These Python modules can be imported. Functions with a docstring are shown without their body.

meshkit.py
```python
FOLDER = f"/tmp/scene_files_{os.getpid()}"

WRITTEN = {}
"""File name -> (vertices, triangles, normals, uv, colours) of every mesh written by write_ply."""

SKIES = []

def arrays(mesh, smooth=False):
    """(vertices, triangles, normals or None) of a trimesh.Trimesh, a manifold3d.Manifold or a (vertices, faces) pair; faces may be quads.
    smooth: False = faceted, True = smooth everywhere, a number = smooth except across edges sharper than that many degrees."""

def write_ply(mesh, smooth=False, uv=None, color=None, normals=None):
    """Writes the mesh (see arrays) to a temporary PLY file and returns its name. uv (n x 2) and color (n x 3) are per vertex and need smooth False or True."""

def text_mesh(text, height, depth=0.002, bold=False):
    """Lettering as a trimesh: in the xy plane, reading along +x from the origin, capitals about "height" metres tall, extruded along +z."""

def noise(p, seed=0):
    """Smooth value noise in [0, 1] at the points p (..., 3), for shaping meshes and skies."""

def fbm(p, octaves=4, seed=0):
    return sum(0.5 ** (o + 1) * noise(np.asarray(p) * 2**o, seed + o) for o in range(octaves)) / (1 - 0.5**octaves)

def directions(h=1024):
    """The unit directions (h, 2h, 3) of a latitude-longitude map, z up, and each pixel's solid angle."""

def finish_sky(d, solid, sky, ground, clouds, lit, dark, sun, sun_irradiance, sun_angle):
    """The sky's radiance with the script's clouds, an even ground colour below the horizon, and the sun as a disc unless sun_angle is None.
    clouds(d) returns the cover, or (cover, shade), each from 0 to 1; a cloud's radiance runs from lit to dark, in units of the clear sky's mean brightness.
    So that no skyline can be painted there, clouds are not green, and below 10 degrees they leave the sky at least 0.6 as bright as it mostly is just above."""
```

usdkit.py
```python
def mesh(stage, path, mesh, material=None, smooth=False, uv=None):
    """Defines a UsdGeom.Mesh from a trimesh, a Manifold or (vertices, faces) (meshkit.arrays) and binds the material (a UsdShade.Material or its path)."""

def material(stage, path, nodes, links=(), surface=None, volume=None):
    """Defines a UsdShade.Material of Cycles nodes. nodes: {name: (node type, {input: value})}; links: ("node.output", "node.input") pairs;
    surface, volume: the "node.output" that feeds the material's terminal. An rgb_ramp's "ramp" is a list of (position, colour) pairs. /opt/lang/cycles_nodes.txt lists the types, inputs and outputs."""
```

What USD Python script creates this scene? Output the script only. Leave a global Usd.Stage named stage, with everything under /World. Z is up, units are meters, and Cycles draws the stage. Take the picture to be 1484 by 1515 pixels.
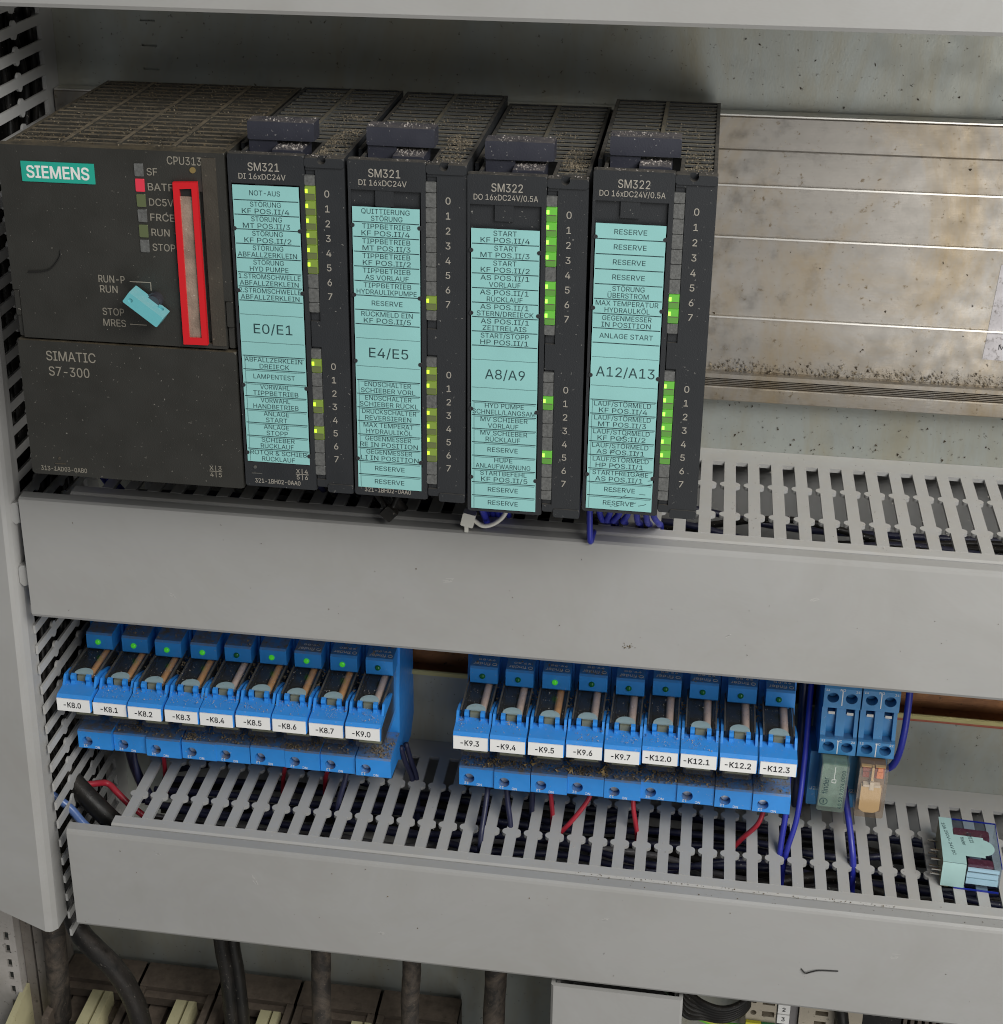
import math, random
import numpy as np, trimesh, manifold3d as m3
import usdkit, meshkit
from shapely.geometry import Polygon, Point, box as sbox
from shapely.ops import unary_union
from pxr import Usd, UsdGeom, UsdLux, UsdShade, Gf, Sdf

stage = Usd.Stage.CreateInMemory()
UsdGeom.SetStageUpAxis(stage, UsdGeom.Tokens.z)
UsdGeom.SetStageMetersPerUnit(stage, 1.0)
UsdGeom.Xform.Define(stage, '/World')
UsdGeom.Scope.Define(stage, '/World/Looks')
MM = 0.001
rng = np.random.default_rng(7)

# ------------------------------------------------------------------ camera, light, exposure
CAM = dict(eye=(237.966, -603.247, 261.403), right=(0.98806058, 0.15405207, 0.00206038),
           up=(-0.06144184, 0.3817419, 0.9222245), fwd=(-0.14128406, 0.91134027, -0.38664937))
cam = UsdGeom.Camera.Define(stage, '/World/camera')
AP = 36.0
cam.CreateHorizontalApertureAttr(AP)
cam.CreateVerticalApertureAttr(AP * 1024 / 1003)
cam.CreateFocalLengthAttr(AP * 2355.4 / 1484)
cam.CreateHorizontalApertureOffsetAttr(46.0 * AP / 1484)
cam.CreateVerticalApertureOffsetAttr(-205.5 * AP / 1484)
cam.CreateClippingRangeAttr((0.05, 50.0))
cam.CreateExposureAttr(0.60)
r_, u_, f_ = (np.array(CAM[k]) for k in ('right', 'up', 'fwd'))
e_ = np.array(CAM['eye']) * MM
M = Gf.Matrix4d(*r_, 0, *u_, 0, *(-f_), 0, *e_, 1)
UsdGeom.Xformable(cam).AddTransformOp().Set(M)

dome = UsdLux.DomeLight.Define(stage, '/World/surroundings')
dome.CreateIntensityAttr(1.0)
usdkit.material(stage, '/World/Looks/room_light', {
    "b": ("background_shader", {"color": (0.95, 1.0, 1.04), "strength": 0.075})}, [], surface="b.background")
UsdShade.MaterialBindingAPI.Apply(dome.GetPrim()).Bind(UsdShade.Material.Get(stage, '/World/Looks/room_light'))


def rect_light(name, pos, target, w, h, power, color):
    L = UsdLux.RectLight.Define(stage, '/World/' + name)
    L.CreateWidthAttr(w); L.CreateHeightAttr(h); L.CreateIntensityAttr(power); L.CreateColorAttr(Gf.Vec3f(*color))
    p, t = np.array(pos, float), np.array(target, float)
    z = (p - t) / np.linalg.norm(p - t)
    x = np.cross([0, 0, 1.0], z); x /= np.linalg.norm(x)
    y = np.cross(z, x)
    UsdGeom.Xformable(L).AddTransformOp().Set(Gf.Matrix4d(*x, 0, *y, 0, *z, 0, *p, 1))


rect_light('high_lamp', (0.80, -0.72, 0.74), (0.33, -0.05, -0.05), 0.70, 0.55, 7.4, (1.0, 1.0, 0.975))
rect_light('floor_bounce', (0.98, -1.55, -0.62), (0.28, 0.0, -0.05), 1.0, 1.4, 1.75, (1.0, 0.98, 0.94))  # area light added for the bounce off an unseen floor

# ------------------------------------------------------------------ scene helpers (all shapes in millimetres)
used = {}


def numbered(parent, name):
    k = (parent, name)
    n = used.get(k, 0)
    used[k] = n + 1
    return name if n == 0 else f'{name}_{n:03d}'


def cat(meshes):
    vs, fs, n = [], [], 0
    for m in meshes:
        v, f = m if isinstance(m, tuple) else (np.asarray(m.vertices), np.asarray(m.faces))
        vs.append(v); fs.append(f + n); n += len(v)
    return np.vstack(vs), np.vstack(fs)


def tag(prim, label=None, category=None, group=None, kind=None):
    p = prim.GetPrim() if hasattr(prim, 'GetPrim') else prim
    for k, v in (('label', label), ('category', category), ('group', group), ('kind', kind)):
        if v:
            p.SetCustomDataByKey(k, v)
    return p


def thing(name, label, category, group=None, kind=None, at=(0, 0, 0), rot=None):
    x = UsdGeom.Xform.Define(stage, '/World/' + numbered('/World', name))
    x.AddTranslateOp().Set(Gf.Vec3d(*(float(c) * MM for c in at)))
    if rot:
        x.AddRotateXYZOp().Set(Gf.Vec3f(*rot))
    tag(x, label, category, group, kind)
    return x.GetPrim()


def part(parent, name, mesh, mat, smooth=False, **kw):
    base = str(parent.GetPath()) if parent is not None else '/World'
    if isinstance(mesh, list):
        mesh = cat(mesh)
    if not isinstance(mesh, tuple):
        if hasattr(mesh, 'to_mesh'):
            q = mesh.to_mesh(); mesh = (np.array(q.vert_properties[:, :3]), np.array(q.tri_verts))
        else:
            mesh = (np.asarray(mesh.vertices), np.asarray(mesh.faces))
    v, f = mesh
    m = usdkit.mesh(stage, base + '/' + numbered(base, name), (np.asarray(v, float) * MM, f), mat, smooth=smooth)
    if kw:
        tag(m, **kw)
    return m.GetPrim()


_BV = {}


def box(x0, x1, y0, y1, z0, z1, b=0.0):
    """A box, its edges chamfered by b."""
    if x0 > x1: x0, x1 = x1, x0
    if y0 > y1: y0, y1 = y1, y0
    if z0 > z1: z0, z1 = z1, z0
    d = np.array([x1 - x0, y1 - y0, z1 - z0]); c = np.array([x0 + x1, y0 + y1, z0 + z1]) / 2
    b = min(b, d.min() * 0.45)
    if b <= 0:
        m = trimesh.creation.box(d)
        return np.asarray(m.vertices) + c, np.asarray(m.faces)
    if 'f' not in _BV:
        S = np.array([(sx, sy, sz) for sx in (-1, 1) for sy in (-1, 1) for sz in (-1, 1)], float)
        P = np.vstack([S * 2 - S * np.eye(3)[k] for k in range(3)])   # |coord| 1 on axis k, 2 elsewhere
        h = trimesh.Trimesh(P * 1.0, process=False).convex_hull if False else trimesh.convex.convex_hull(P)
        _BV['f'] = (np.array(h.vertices), np.array(h.faces))
    P, F = _BV['f']
    sg = np.sign(P); inner = np.abs(P) < 1.5
    v = sg * (d / 2 - b * inner) + c
    return v, F


def prism_x(poly, x0, x1):
    """poly: list of (y, z); extruded from x0 to x1."""
    p = Polygon(poly) if not isinstance(poly, Polygon) else poly
    m = trimesh.creation.extrude_polygon(p, x1 - x0)
    v = np.asarray(m.vertices)
    return np.stack([v[:, 2] + x0, v[:, 0], v[:, 1]], 1), np.asarray(m.faces)


def prism_z(poly, z0, z1):
    p = Polygon(poly) if not isinstance(poly, Polygon) else poly
    m = trimesh.creation.extrude_polygon(p, z1 - z0)
    return np.asarray(m.vertices) + [0, 0, z0], np.asarray(m.faces)


def prism_y(poly, y0, y1):
    """poly: list of (x, z); extruded from y0 (front) to y1."""
    p = Polygon(poly) if not isinstance(poly, Polygon) else poly
    m = trimesh.creation.extrude_polygon(p, y1 - y0)
    v = np.asarray(m.vertices)
    return np.stack([v[:, 0], y1 - v[:, 2], v[:, 1]], 1), np.asarray(m.faces)


def man(mesh):
    v, f = mesh
    t = trimesh.Trimesh(v, f, process=True)
    t.merge_vertices()
    return m3.Manifold(m3.Mesh(np.asarray(t.vertices, np.float32), np.asarray(t.faces, np.uint32)))


def unman(m):
    q = m.to_mesh()
    return np.array(q.vert_properties[:, :3], float), np.array(q.tri_verts)


def cyl(p0, p1, r, n=16, r2=None):
    p0, p1 = np.asarray(p0, float), np.asarray(p1, float)
    r2 = r if r2 is None else r2
    t = (p1 - p0) / np.linalg.norm(p1 - p0)
    a = np.cross(t, [0, 0, 1.0] if abs(t[2]) < .9 else [1.0, 0, 0]); a /= np.linalg.norm(a); b = np.cross(t, a)
    an = np.arange(n) * 2 * np.pi / n
    ring = np.cos(an)[:, None] * a + np.sin(an)[:, None] * b
    v = np.vstack([p0 + r * ring, p1 + r2 * ring, p0[None], p1[None]])
    f = []
    for i in range(n):
        j = (i + 1) % n
        f += [(i, n + i, j), (j, n + i, n + j), (2 * n, i, j), (2 * n + 1, n + j, n + i)]
    F = np.array(f)
    return v, F[:, ::-1]


def spline(pts, k=8):
    p = np.asarray(pts, float)
    p = np.vstack([2 * p[0] - p[1], p, 2 * p[-1] - p[-2]])
    out = []
    for i in range(1, len(p) - 2):
        for s in np.arange(k) / k:
            a, b, c, d = p[i - 1:i + 3]
            out.append(.5 * (2 * b + (c - a) * s + (2 * a - 5 * b + 4 * c - d) * s * s + (3 * b - a - 3 * c + d) * s ** 3))
    out.append(p[-2])
    return np.array(out)


def tube(pts, r, n=10, k=8, wob=0.0):
    p = spline(pts, k)
    t = np.gradient(p, axis=0); t /= np.linalg.norm(t, axis=1, keepdims=True)
    a = np.cross(t[0], [0.31, 0.2, 0.93]); a /= np.linalg.norm(a)
    an = np.arange(n) * 2 * np.pi / n
    V = []
    for i in range(len(p)):
        a = a - t[i] * (a @ t[i]); a /= np.linalg.norm(a); b = np.cross(t[i], a)
        rr = r * (1 + wob * (rng.random(n)[:, None] - .5)) if wob else r
        V.append(p[i] + rr * (np.cos(an)[:, None] * a + np.sin(an)[:, None] * b))
    V = np.vstack(V + [p[:1], p[-1:]])
    F = []
    L = len(p)
    for i in range(L - 1):
        for j in range(n):
            q = (j + 1) % n
            F += [(i * n + j, i * n + q, (i + 1) * n + q), (i * n + j, (i + 1) * n + q, (i + 1) * n + j)]
    for j in range(n):
        q = (j + 1) % n
        F += [(L * n, q, j), (L * n + 1, (L - 1) * n + j, (L - 1) * n + q)]
    return V, np.array(F)


_T = {}


def text(s, h, width=None, x=0.0, y=0.0, z=0.0, align='c', bold=False, sx=1.0, depth=0.08, rot=0.0, face='front'):
    """Lettering standing on a front face (facing -y) at height z, or on a top face (face='top')."""
    key = (s, bold)
    if key not in _T:
        m = meshkit.text_mesh(s, 1.0, depth=1.0, bold=bold)
        _T[key] = (np.array(m.vertices), np.array(m.faces))
    v, f = _T[key]
    v = v.copy()
    v[:, 0] -= v[:, 0].min()
    w = v[:, 0].max() * h
    v = v * [h, h, depth]
    k = (width / w) if width else sx
    v[:, 0] *= k
    W = v[:, 0].max()
    v[:, 0] -= {'c': W / 2, 'l': 0, 'r': W}[align]
    v[:, 1] -= h / 2
    if rot:
        c, s_ = math.cos(math.radians(rot)), math.sin(math.radians(rot))
        v[:, :2] = np.stack([c * v[:, 0] - s_ * v[:, 1], s_ * v[:, 0] + c * v[:, 1]], 1)
    if face == 'front':
        out = np.stack([v[:, 0] + x, y - v[:, 2], v[:, 1] + z], 1)
    elif face == 'top':
        out = np.stack([v[:, 0] + x, v[:, 1] + y, z + v[:, 2]], 1)
    return out, f


def move(mesh, dx=0, dy=0, dz=0):
    v, f = mesh
    return v + [dx, dy, dz], f


def rotm(mesh, axis, deg, c=(0, 0, 0)):
    R = trimesh.transformations.rotation_matrix(math.radians(deg), axis)[:3, :3]
    return (mesh[0] - c) @ R.T + c, mesh[1]


# ------------------------------------------------------------------ materials
def grimy(name, base, rough=0.5, var=0.12, vscale=60., dust=0.0, dustcol=(0.16, 0.135, 0.10), speck=0.0, speckcol=(0.45, 0.41, 0.35),
          dark=0.0, darkcol=(0.02, 0.017, 0.012), metallic=0.0, bump=0.15, bscale=1800., spec=0.5, stretch=None, fscale=38., film=0.0, filmcol=(0.2, 0.17, 0.12), fstretch=None):
    n = {"g": ("geometry", {}), "map": ("mapping", {"mapping_type": "point", "scale": stretch or (1, 1, 1)}),
         "n1": ("noise_texture", {"scale": vscale, "detail": 5.0, "roughness": 0.6}),
         "r1": ("rgb_ramp", {"ramp": [(0.25, tuple(c * (1 - var) for c in base)), (0.75, tuple(min(1, c * (1 + var)) for c in base))]}),
         "p": ("principled_bsdf", {"metallic": metallic, "specular_ior_level": spec}),
         "nb": ("noise_texture", {"scale": bscale, "detail": 3.0}), "bp": ("bump", {"strength": bump, "distance": 0.0004}),
         "nr": ("noise_texture", {"scale": vscale * 2.3, "detail": 4.0}),
         "rr": ("map_range", {"from_min": 0.3, "from_max": 0.7, "to_min": max(0.05, rough - 0.1), "to_max": min(1, rough + 0.12), "clamp": True})}
    l = [("g.position", "map.vector"), ("map.vector", "n1.vector"), ("n1.fac", "r1.fac"), ("map.vector", "nb.vector"), ("nb.fac", "bp.height"), ("bp.normal", "p.normal"),
         ("g.position", "nr.vector"), ("nr.fac", "rr.value"), ("rr.result", "p.roughness")]
    col = "r1.color"

    def layer(tagname, fac, colour):
        nonlocal col
        n[tagname] = ("mix", {"mix_type": "mix", "color2": colour})
        l.extend([(col, tagname + ".color1"), (fac, tagname + ".fac")])
        col = tagname + ".color"
    if film > 0:
        n["nf"] = ("noise_texture", {"scale": fscale, "detail": 9.0, "roughness": 0.74, "distortion": 0.9})
        n["rf"] = ("map_range", {"from_min": 0.42, "from_max": 0.66, "to_min": 0.0, "to_max": film, "clamp": True})
        n["fm"] = ("mapping", {"mapping_type": "point", "scale": fstretch or (1, 1, 1)})
        l.extend([("g.position", "fm.vector"), ("fm.vector", "nf.vector"), ("nf.fac", "rf.value")])
        layer("mf", "rf.result", filmcol)
    if dark > 0:
        n["nd"] = ("noise_texture", {"scale": 420., "detail": 4.0, "roughness": 0.7})
        n["rd"] = ("map_range", {"from_min": 0.64 - 0.06 * dark, "from_max": 0.70, "to_min": 0.0, "to_max": 0.9, "clamp": True})
        l.extend([("g.position", "nd.vector"), ("nd.fac", "rd.value")])
        layer("md", "rd.result", darkcol)
    if speck > 0:
        n["ns"] = ("noise_texture", {"scale": 900., "detail": 2.0, "roughness": 0.6})
        n["rs"] = ("map_range", {"from_min": 0.71 - 0.08 * speck, "from_max": 0.76, "to_min": 0.0, "to_max": 0.8, "clamp": True})
        l.extend([("g.position", "ns.vector"), ("ns.fac", "rs.value")])
        layer("ms", "rs.result", speckcol)
    if dust > 0:
        n["sx"] = ("separate_xyz", {})
        n["up"] = ("map_range", {"from_min": 0.35, "from_max": 0.95, "to_min": 0.0, "to_max": 1.0, "clamp": True})
        n["nu"] = ("noise_texture", {"scale": 190., "detail": 6.0, "roughness": 0.75})
        n["ru"] = ("map_range", {"from_min": 0.34, "from_max": 0.62, "to_min": 0.15, "to_max": 1.0, "clamp": True})
        n["mu"] = ("math", {"math_type": "multiply"}); n["mu2"] = ("math", {"math_type": "multiply", "value2": dust})
        l.extend([("g.normal", "sx.vector"), ("sx.z", "up.value"), ("g.position", "nu.vector"), ("nu.fac", "ru.value"), ("up.result", "mu.value1"), ("ru.result", "mu.value2"), ("mu.value", "mu2.value1")])
        layer("mdu", "mu2.value", dustcol)
    l.append((col, "p.base_color"))
    return usdkit.material(stage, '/World/Looks/' + name, n, l, surface="p.BSDF")


def plain(name, base, rough=0.5, metallic=0.0, emit=None, estr=0.0, spec=0.5, **kw):
    d = {"base_color": base, "roughness": rough, "metallic": metallic, "specular_ior_level": spec, **kw}
    if emit:
        d.update(emission_color=emit, emission_strength=estr)
    return usdkit.material(stage, '/World/Looks/' + name, {"p": ("principled_bsdf", d)}, [], surface="p.BSDF")


def clear(name, tint, gloss=(0.9, 0.9, 0.9), rough=0.12, body=None, bodyfac=0.0):
    # reflection grows towards grazing angles alike from both sides, so that light also passes out of the case
    n = {"t": ("transparent_bsdf", {"color": tint}), "s": ("glossy_bsdf", {"color": gloss, "roughness": rough}), "w": ("layer_weight", {"blend": 0.5}),
         "p": ("math", {"math_type": "power", "value2": 4.0}), "q": ("math", {"math_type": "multiply_add", "value2": 0.55, "value3": 0.035}), "m": ("mix_closure", {})}
    l = [("w.facing", "p.value1"), ("p.value", "q.value1"), ("q.value", "m.fac"), ("s.BSDF", "m.closure2")]
    if body:
        n["d"] = ("diffuse_bsdf", {"color": body}); n["m2"] = ("mix_closure", {"fac": bodyfac})
        l += [("t.BSDF", "m2.closure1"), ("d.BSDF", "m2.closure2"), ("m2.closure", "m.closure1")]
    else:
        l.append(("t.BSDF", "m.closure1"))
    return usdkit.material(stage, '/World/Looks/' + name, n, l, surface="m.closure")


MT = {}
MT['duct'] = grimy('duct_grey', (0.43, 0.425, 0.415), 0.5, 0.05, 18., dust=0.4, dustcol=(0.46, 0.43, 0.38), speck=0.05, speckcol=(0.62, 0.6, 0.57), bump=0.05, film=0.25, filmcol=(0.36, 0.33, 0.28))  # grey lifted above the lids for light from above, beside pale dust
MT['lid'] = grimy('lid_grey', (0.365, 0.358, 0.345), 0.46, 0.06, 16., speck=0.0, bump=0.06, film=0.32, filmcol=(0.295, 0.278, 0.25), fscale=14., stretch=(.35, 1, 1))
MT['plate'] = grimy('galvanised', (0.38, 0.40, 0.375), 0.40, 0.07, 30., fstretch=(1, 1, 0.28), speck=0.25, speckcol=(0.42, 0.38, 0.28), dark=0.3, darkcol=(0.06, 0.045, 0.025), metallic=0.42, bump=0.07, bscale=1200., film=0.5, filmcol=(0.34, 0.285, 0.17), stretch=(1, 1, 0.45))
MT['alu'] = grimy('aluminium', (0.35, 0.328, 0.30), 0.36, 0.12, 60., fstretch=(1.2, 1, 0.6), speck=0.35, speckcol=(0.46, 0.38, 0.25), dark=0.22, darkcol=(0.16, 0.12, 0.07), metallic=0.85, bump=0.06, bscale=2200., film=0.8, filmcol=(0.325, 0.245, 0.14), stretch=(0.06, 1, 1), fscale=17.)
MT['alu_highlight'] = plain('aluminium_highlight', (0.85, 0.82, 0.77), 0.28, 1.0)  # painted highlight: brighter metal where the rail edges catch light
MT['cpu'] = grimy('controller_plastic', (0.026, 0.0248, 0.021), 0.55, 0.10, 40., dust=0.85, dustcol=(0.12, 0.095, 0.06), speck=0.05, speckcol=(0.25, 0.23, 0.2), bump=0.22, bscale=2600.)
MT['cpu_dusty'] = grimy('controller_plastic_dusty', (0.045, 0.038, 0.028), 0.65, 0.25, 90., dust=0.9, dustcol=(0.15, 0.11, 0.07), speck=0.4, speckcol=(0.22, 0.18, 0.13), bump=0.3)
MT['sm'] = grimy('module_plastic', (0.023, 0.0245, 0.027), 0.55, 0.08, 40., dust=0.75, dustcol=(0.12, 0.105, 0.085), speck=0.04, speckcol=(0.25, 0.24, 0.22), bump=0.22, bscale=2600., spec=0.35)
MT['slat'] = grimy('grille_plastic', (0.085, 0.085, 0.08), 0.6, 0.1, 60., dust=1.0, dustcol=(0.17, 0.145, 0.10), speck=0.3, speckcol=(0.32, 0.27, 0.2), bump=0.3)
MT['slat_cpu'] = grimy('grille_plastic_dirty', (0.04, 0.036, 0.028), 0.8, 0.3, 90., dust=1.0, dustcol=(0.19, 0.15, 0.098), speck=0.6, speckcol=(0.26, 0.215, 0.15), bump=0.4)
MT['black'] = plain('deep_black', (0.008, 0.008, 0.008), 0.7)
MT['key_block'] = grimy('bluish_black_plastic', (0.030, 0.031, 0.044), 0.5, 0.1, 60., dust=0.7, dustcol=(0.16, 0.14, 0.13), speck=0.25, speckcol=(0.4, 0.38, 0.36), bump=0.15)
MT['paper'] = grimy('label_paper', (0.285, 0.57, 0.55), 0.45, 0.07, 30., bump=0.05, film=0.14, filmcol=(0.24, 0.45, 0.43))
MT['ink'] = plain('label_ink', (0.02, 0.055, 0.06), 0.6)
MT['print'] = plain('grey_print', (0.36, 0.33, 0.28), 0.6)
MT['print_dim'] = plain('dim_print', (0.26, 0.235, 0.19), 0.6)
MT['logo'] = plain('logo_teal', (0.02, 0.36, 0.27), 0.4)
MT['white'] = plain('white_print', (0.78, 0.77, 0.74), 0.5)
MT['led_off'] = grimy('led_off', (0.12, 0.12, 0.115), 0.3, 0.35, 900., bump=0.2)
MT['led_yel'] = plain('led_yellow_green', (0.15, 0.20, 0.05), 0.3, emit=(0.34, 0.55, 0.03), estr=0.13)
MT['led_yel_hot'] = plain('led_yellow_hot', (0.5, 0.6, 0.05), 0.3, emit=(0.50, 0.95, 0.04), estr=0.7)
MT['led_grn'] = plain('led_green', (0.11, 0.34, 0.05), 0.3, emit=(0.18, 0.72, 0.05), estr=0.15)
MT['led_grn_dim'] = plain('led_green_lower', (0.10, 0.24, 0.05), 0.35, emit=(0.18, 0.72, 0.05), estr=0.06)
MT['led_yel_dim'] = plain('led_yellow_lower', (0.13, 0.15, 0.06), 0.35, emit=(0.30, 0.52, 0.03), estr=0.02)
MT['led_grn_hot'] = plain('led_green_hot', (0.3, 0.7, 0.1), 0.3, emit=(0.3, 1.0, 0.06), estr=1.2)
MT['led_red'] = plain('led_red', (0.45, 0.03, 0.05), 0.35, emit=(0.9, 0.05, 0.09), estr=0.16)
MT['led_dimgreen'] = plain('led_dim_green', (0.11, 0.13, 0.06), 0.4)
MT['red'] = plain('red_frame', (0.62, 0.012, 0.018), 0.4)
MT['dirtwin'] = grimy('dusty_window', (0.26, 0.19, 0.145), 0.8, 0.45, 160., speck=0.5, speckcol=(0.48, 0.4, 0.33), bump=0.4)
MT['key'] = grimy('teal_key', (0.14, 0.46, 0.50), 0.45, 0.05, 100., dust=0.35, dustcol=(0.42, 0.5, 0.48), bump=0.05)
MT['steel'] = plain('steel', (0.62, 0.6, 0.57), 0.28, 1.0)
MT['dull_steel'] = plain('dull_steel', (0.55, 0.54, 0.52), 0.55, 0.8)
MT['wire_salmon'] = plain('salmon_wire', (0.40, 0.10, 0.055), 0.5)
MT['collar'] = plain('collar', (0.09, 0.085, 0.1), 0.3, 0.6)
MT['brass'] = plain('tarnished_screw', (0.36, 0.26, 0.10), 0.5, 0.6)
MT['blue_top'] = grimy('relay_blue_dusty', (0.028, 0.26, 0.72), 0.42, 0.06, 120., dust=1.0, dustcol=(0.20, 0.17, 0.135), speck=0.06, speckcol=(0.4, 0.4, 0.42), bump=0.1)
MT['blue'] = grimy('relay_blue', (0.028, 0.26, 0.72), 0.42, 0.06, 120., dust=0.45, dustcol=(0.13, 0.115, 0.10), speck=0.06, speckcol=(0.4, 0.4, 0.42), bump=0.05)
MT['blue_clip'] = grimy('relay_blue_clip', (0.028, 0.265, 0.74), 0.40, 0.05, 120., dust=0.08, dustcol=(0.30, 0.28, 0.30), speck=0.35, speckcol=(0.5, 0.42, 0.44), bump=0.08)
MT['blue_dark'] = grimy('socket_blue', (0.032, 0.21, 0.47), 0.42, 0.06, 120., dust=0.4, dustcol=(0.15, 0.13, 0.15), speck=0.2, speckcol=(0.4, 0.38, 0.4), bump=0.05)
MT['relay_clear'] = clear('relay_clear', (0.94, 0.96, 0.97), rough=0.18, body=(0.20, 0.185, 0.165), bodyfac=0.075)
MT['relay_in'] = grimy('relay_interior', (0.016, 0.018, 0.022), 0.5, 0.3, 200., speck=0.3, speckcol=(0.2, 0.19, 0.17))
MT['copper'] = grimy('coil_copper', (0.80, 0.40, 0.17), 0.42, 0.15, 300., metallic=0.0, bump=0.4, bscale=4000.)
MT['copper_pale'] = grimy('coil_copper_pale', (0.82, 0.60, 0.50), 0.42, 0.15, 300., metallic=0.0, bump=0.4, bscale=4000.)
MT['armature'] = plain('pale_armature', (0.50, 0.66, 0.69), 0.35)
MT['olive'] = plain('olive_yoke', (0.20, 0.20, 0.13), 0.5)
MT['tagwhite'] = grimy('tag_white', (0.84, 0.83, 0.81), 0.4, 0.03, 50., bump=0.02)
MT['tagink'] = plain('tag_ink', (0.02, 0.02, 0.022), 0.6)
MT['led_dome_on'] = plain('dome_green_lit', (0.05, 0.42, 0.04), 0.12, emit=(0.08, 0.7, 0.03), estr=0.22)
MT['led_dome_off'] = plain('dome_green_dark', (0.006, 0.13, 0.035), 0.12)
MT['wire_blue'] = grimy('wire_blue', (0.022, 0.030, 0.32), 0.4, 0.1, 100., dust=0.3, dustcol=(0.12, 0.11, 0.14), bump=0.03)
MT['wire_navy'] = grimy('wire_navy', (0.018, 0.02, 0.055), 0.45, 0.1, 100., dust=0.4, dustcol=(0.09, 0.08, 0.085), bump=0.03)
MT['wire_red'] = grimy('wire_red', (0.42, 0.022, 0.04), 0.4, 0.1, 100., dust=0.2, bump=0.03)
MT['wire_ltblue'] = grimy('wire_light_blue', (0.10, 0.17, 0.38), 0.3, 0.1, 100., bump=0.03)
MT['wire_grey'] = grimy('wire_grey', (0.16, 0.15, 0.15), 0.5, 0.1, 100., bump=0.03)
MT['cable'] = grimy('black_cable', (0.010, 0.0098, 0.0095), 0.42, 0.3, 60., dust=0.3, dustcol=(0.10, 0.085, 0.07), speck=0.3, speckcol=(0.3, 0.27, 0.23), bump=0.2, spec=0.22, film=0.12, filmcol=(0.09, 0.07, 0.05))
MT['cable_dusty'] = grimy('dusty_black_cable', (0.010, 0.0098, 0.0095), 0.42, 0.3, 60., dust=0.9, dustcol=(0.13, 0.11, 0.095), speck=0.5, speckcol=(0.3, 0.27, 0.23), bump=0.5, spec=0.22, film=0.3, filmcol=(0.07, 0.055, 0.045))
MT['cable_dirty'] = grimy('dirty_cable', (0.022, 0.018, 0.015), 0.7, 0.4, 90., dust=0.8, dustcol=(0.14, 0.115, 0.09), speck=0.45, speckcol=(0.2, 0.16, 0.12), bump=0.5, film=0.9, filmcol=(0.13, 0.10, 0.075), fscale=70.)
MT['brown'] = grimy('brown_plastic', (0.098, 0.077, 0.060), 0.65, 0.25, 60., dust=0.8, dustcol=(0.2, 0.155, 0.12), speck=0.2, speckcol=(0.22, 0.18, 0.14), dark=0.4, bump=0.2)
MT['cream'] = grimy('cream_plastic', (0.56, 0.515, 0.31), 0.5, 0.12, 60., dark=0.15, darkcol=(0.25, 0.2, 0.1), bump=0.1)
MT['din'] = grimy('shaded_brown_zinc', (0.24, 0.105, 0.04), 0.40, 0.3, 40., metallic=0.6, dark=0.4, film=0.8, filmcol=(0.10, 0.042, 0.02), bump=0.1, stretch=(0.2, 1, 1))  # the brown holds the shade of the rail recess as well as dirt
MT['din_lip'] = grimy('yellow_zinc_edge', (0.50, 0.44, 0.20), 0.40, 0.2, 40., metallic=0.6, bump=0.1, stretch=(0.2, 1, 1))
MT['white_cable_tie'] = plain('white_nylon', (0.66, 0.64, 0.58), 0.4)
MT['beige'] = grimy('beige_terminal', (0.42, 0.37, 0.29), 0.55, 0.08, 80., dark=0.3, darkcol=(0.12, 0.1, 0.07), bump=0.1)
MT['green_term'] = plain('terminal_green', (0.03, 0.22, 0.07), 0.45)
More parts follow.
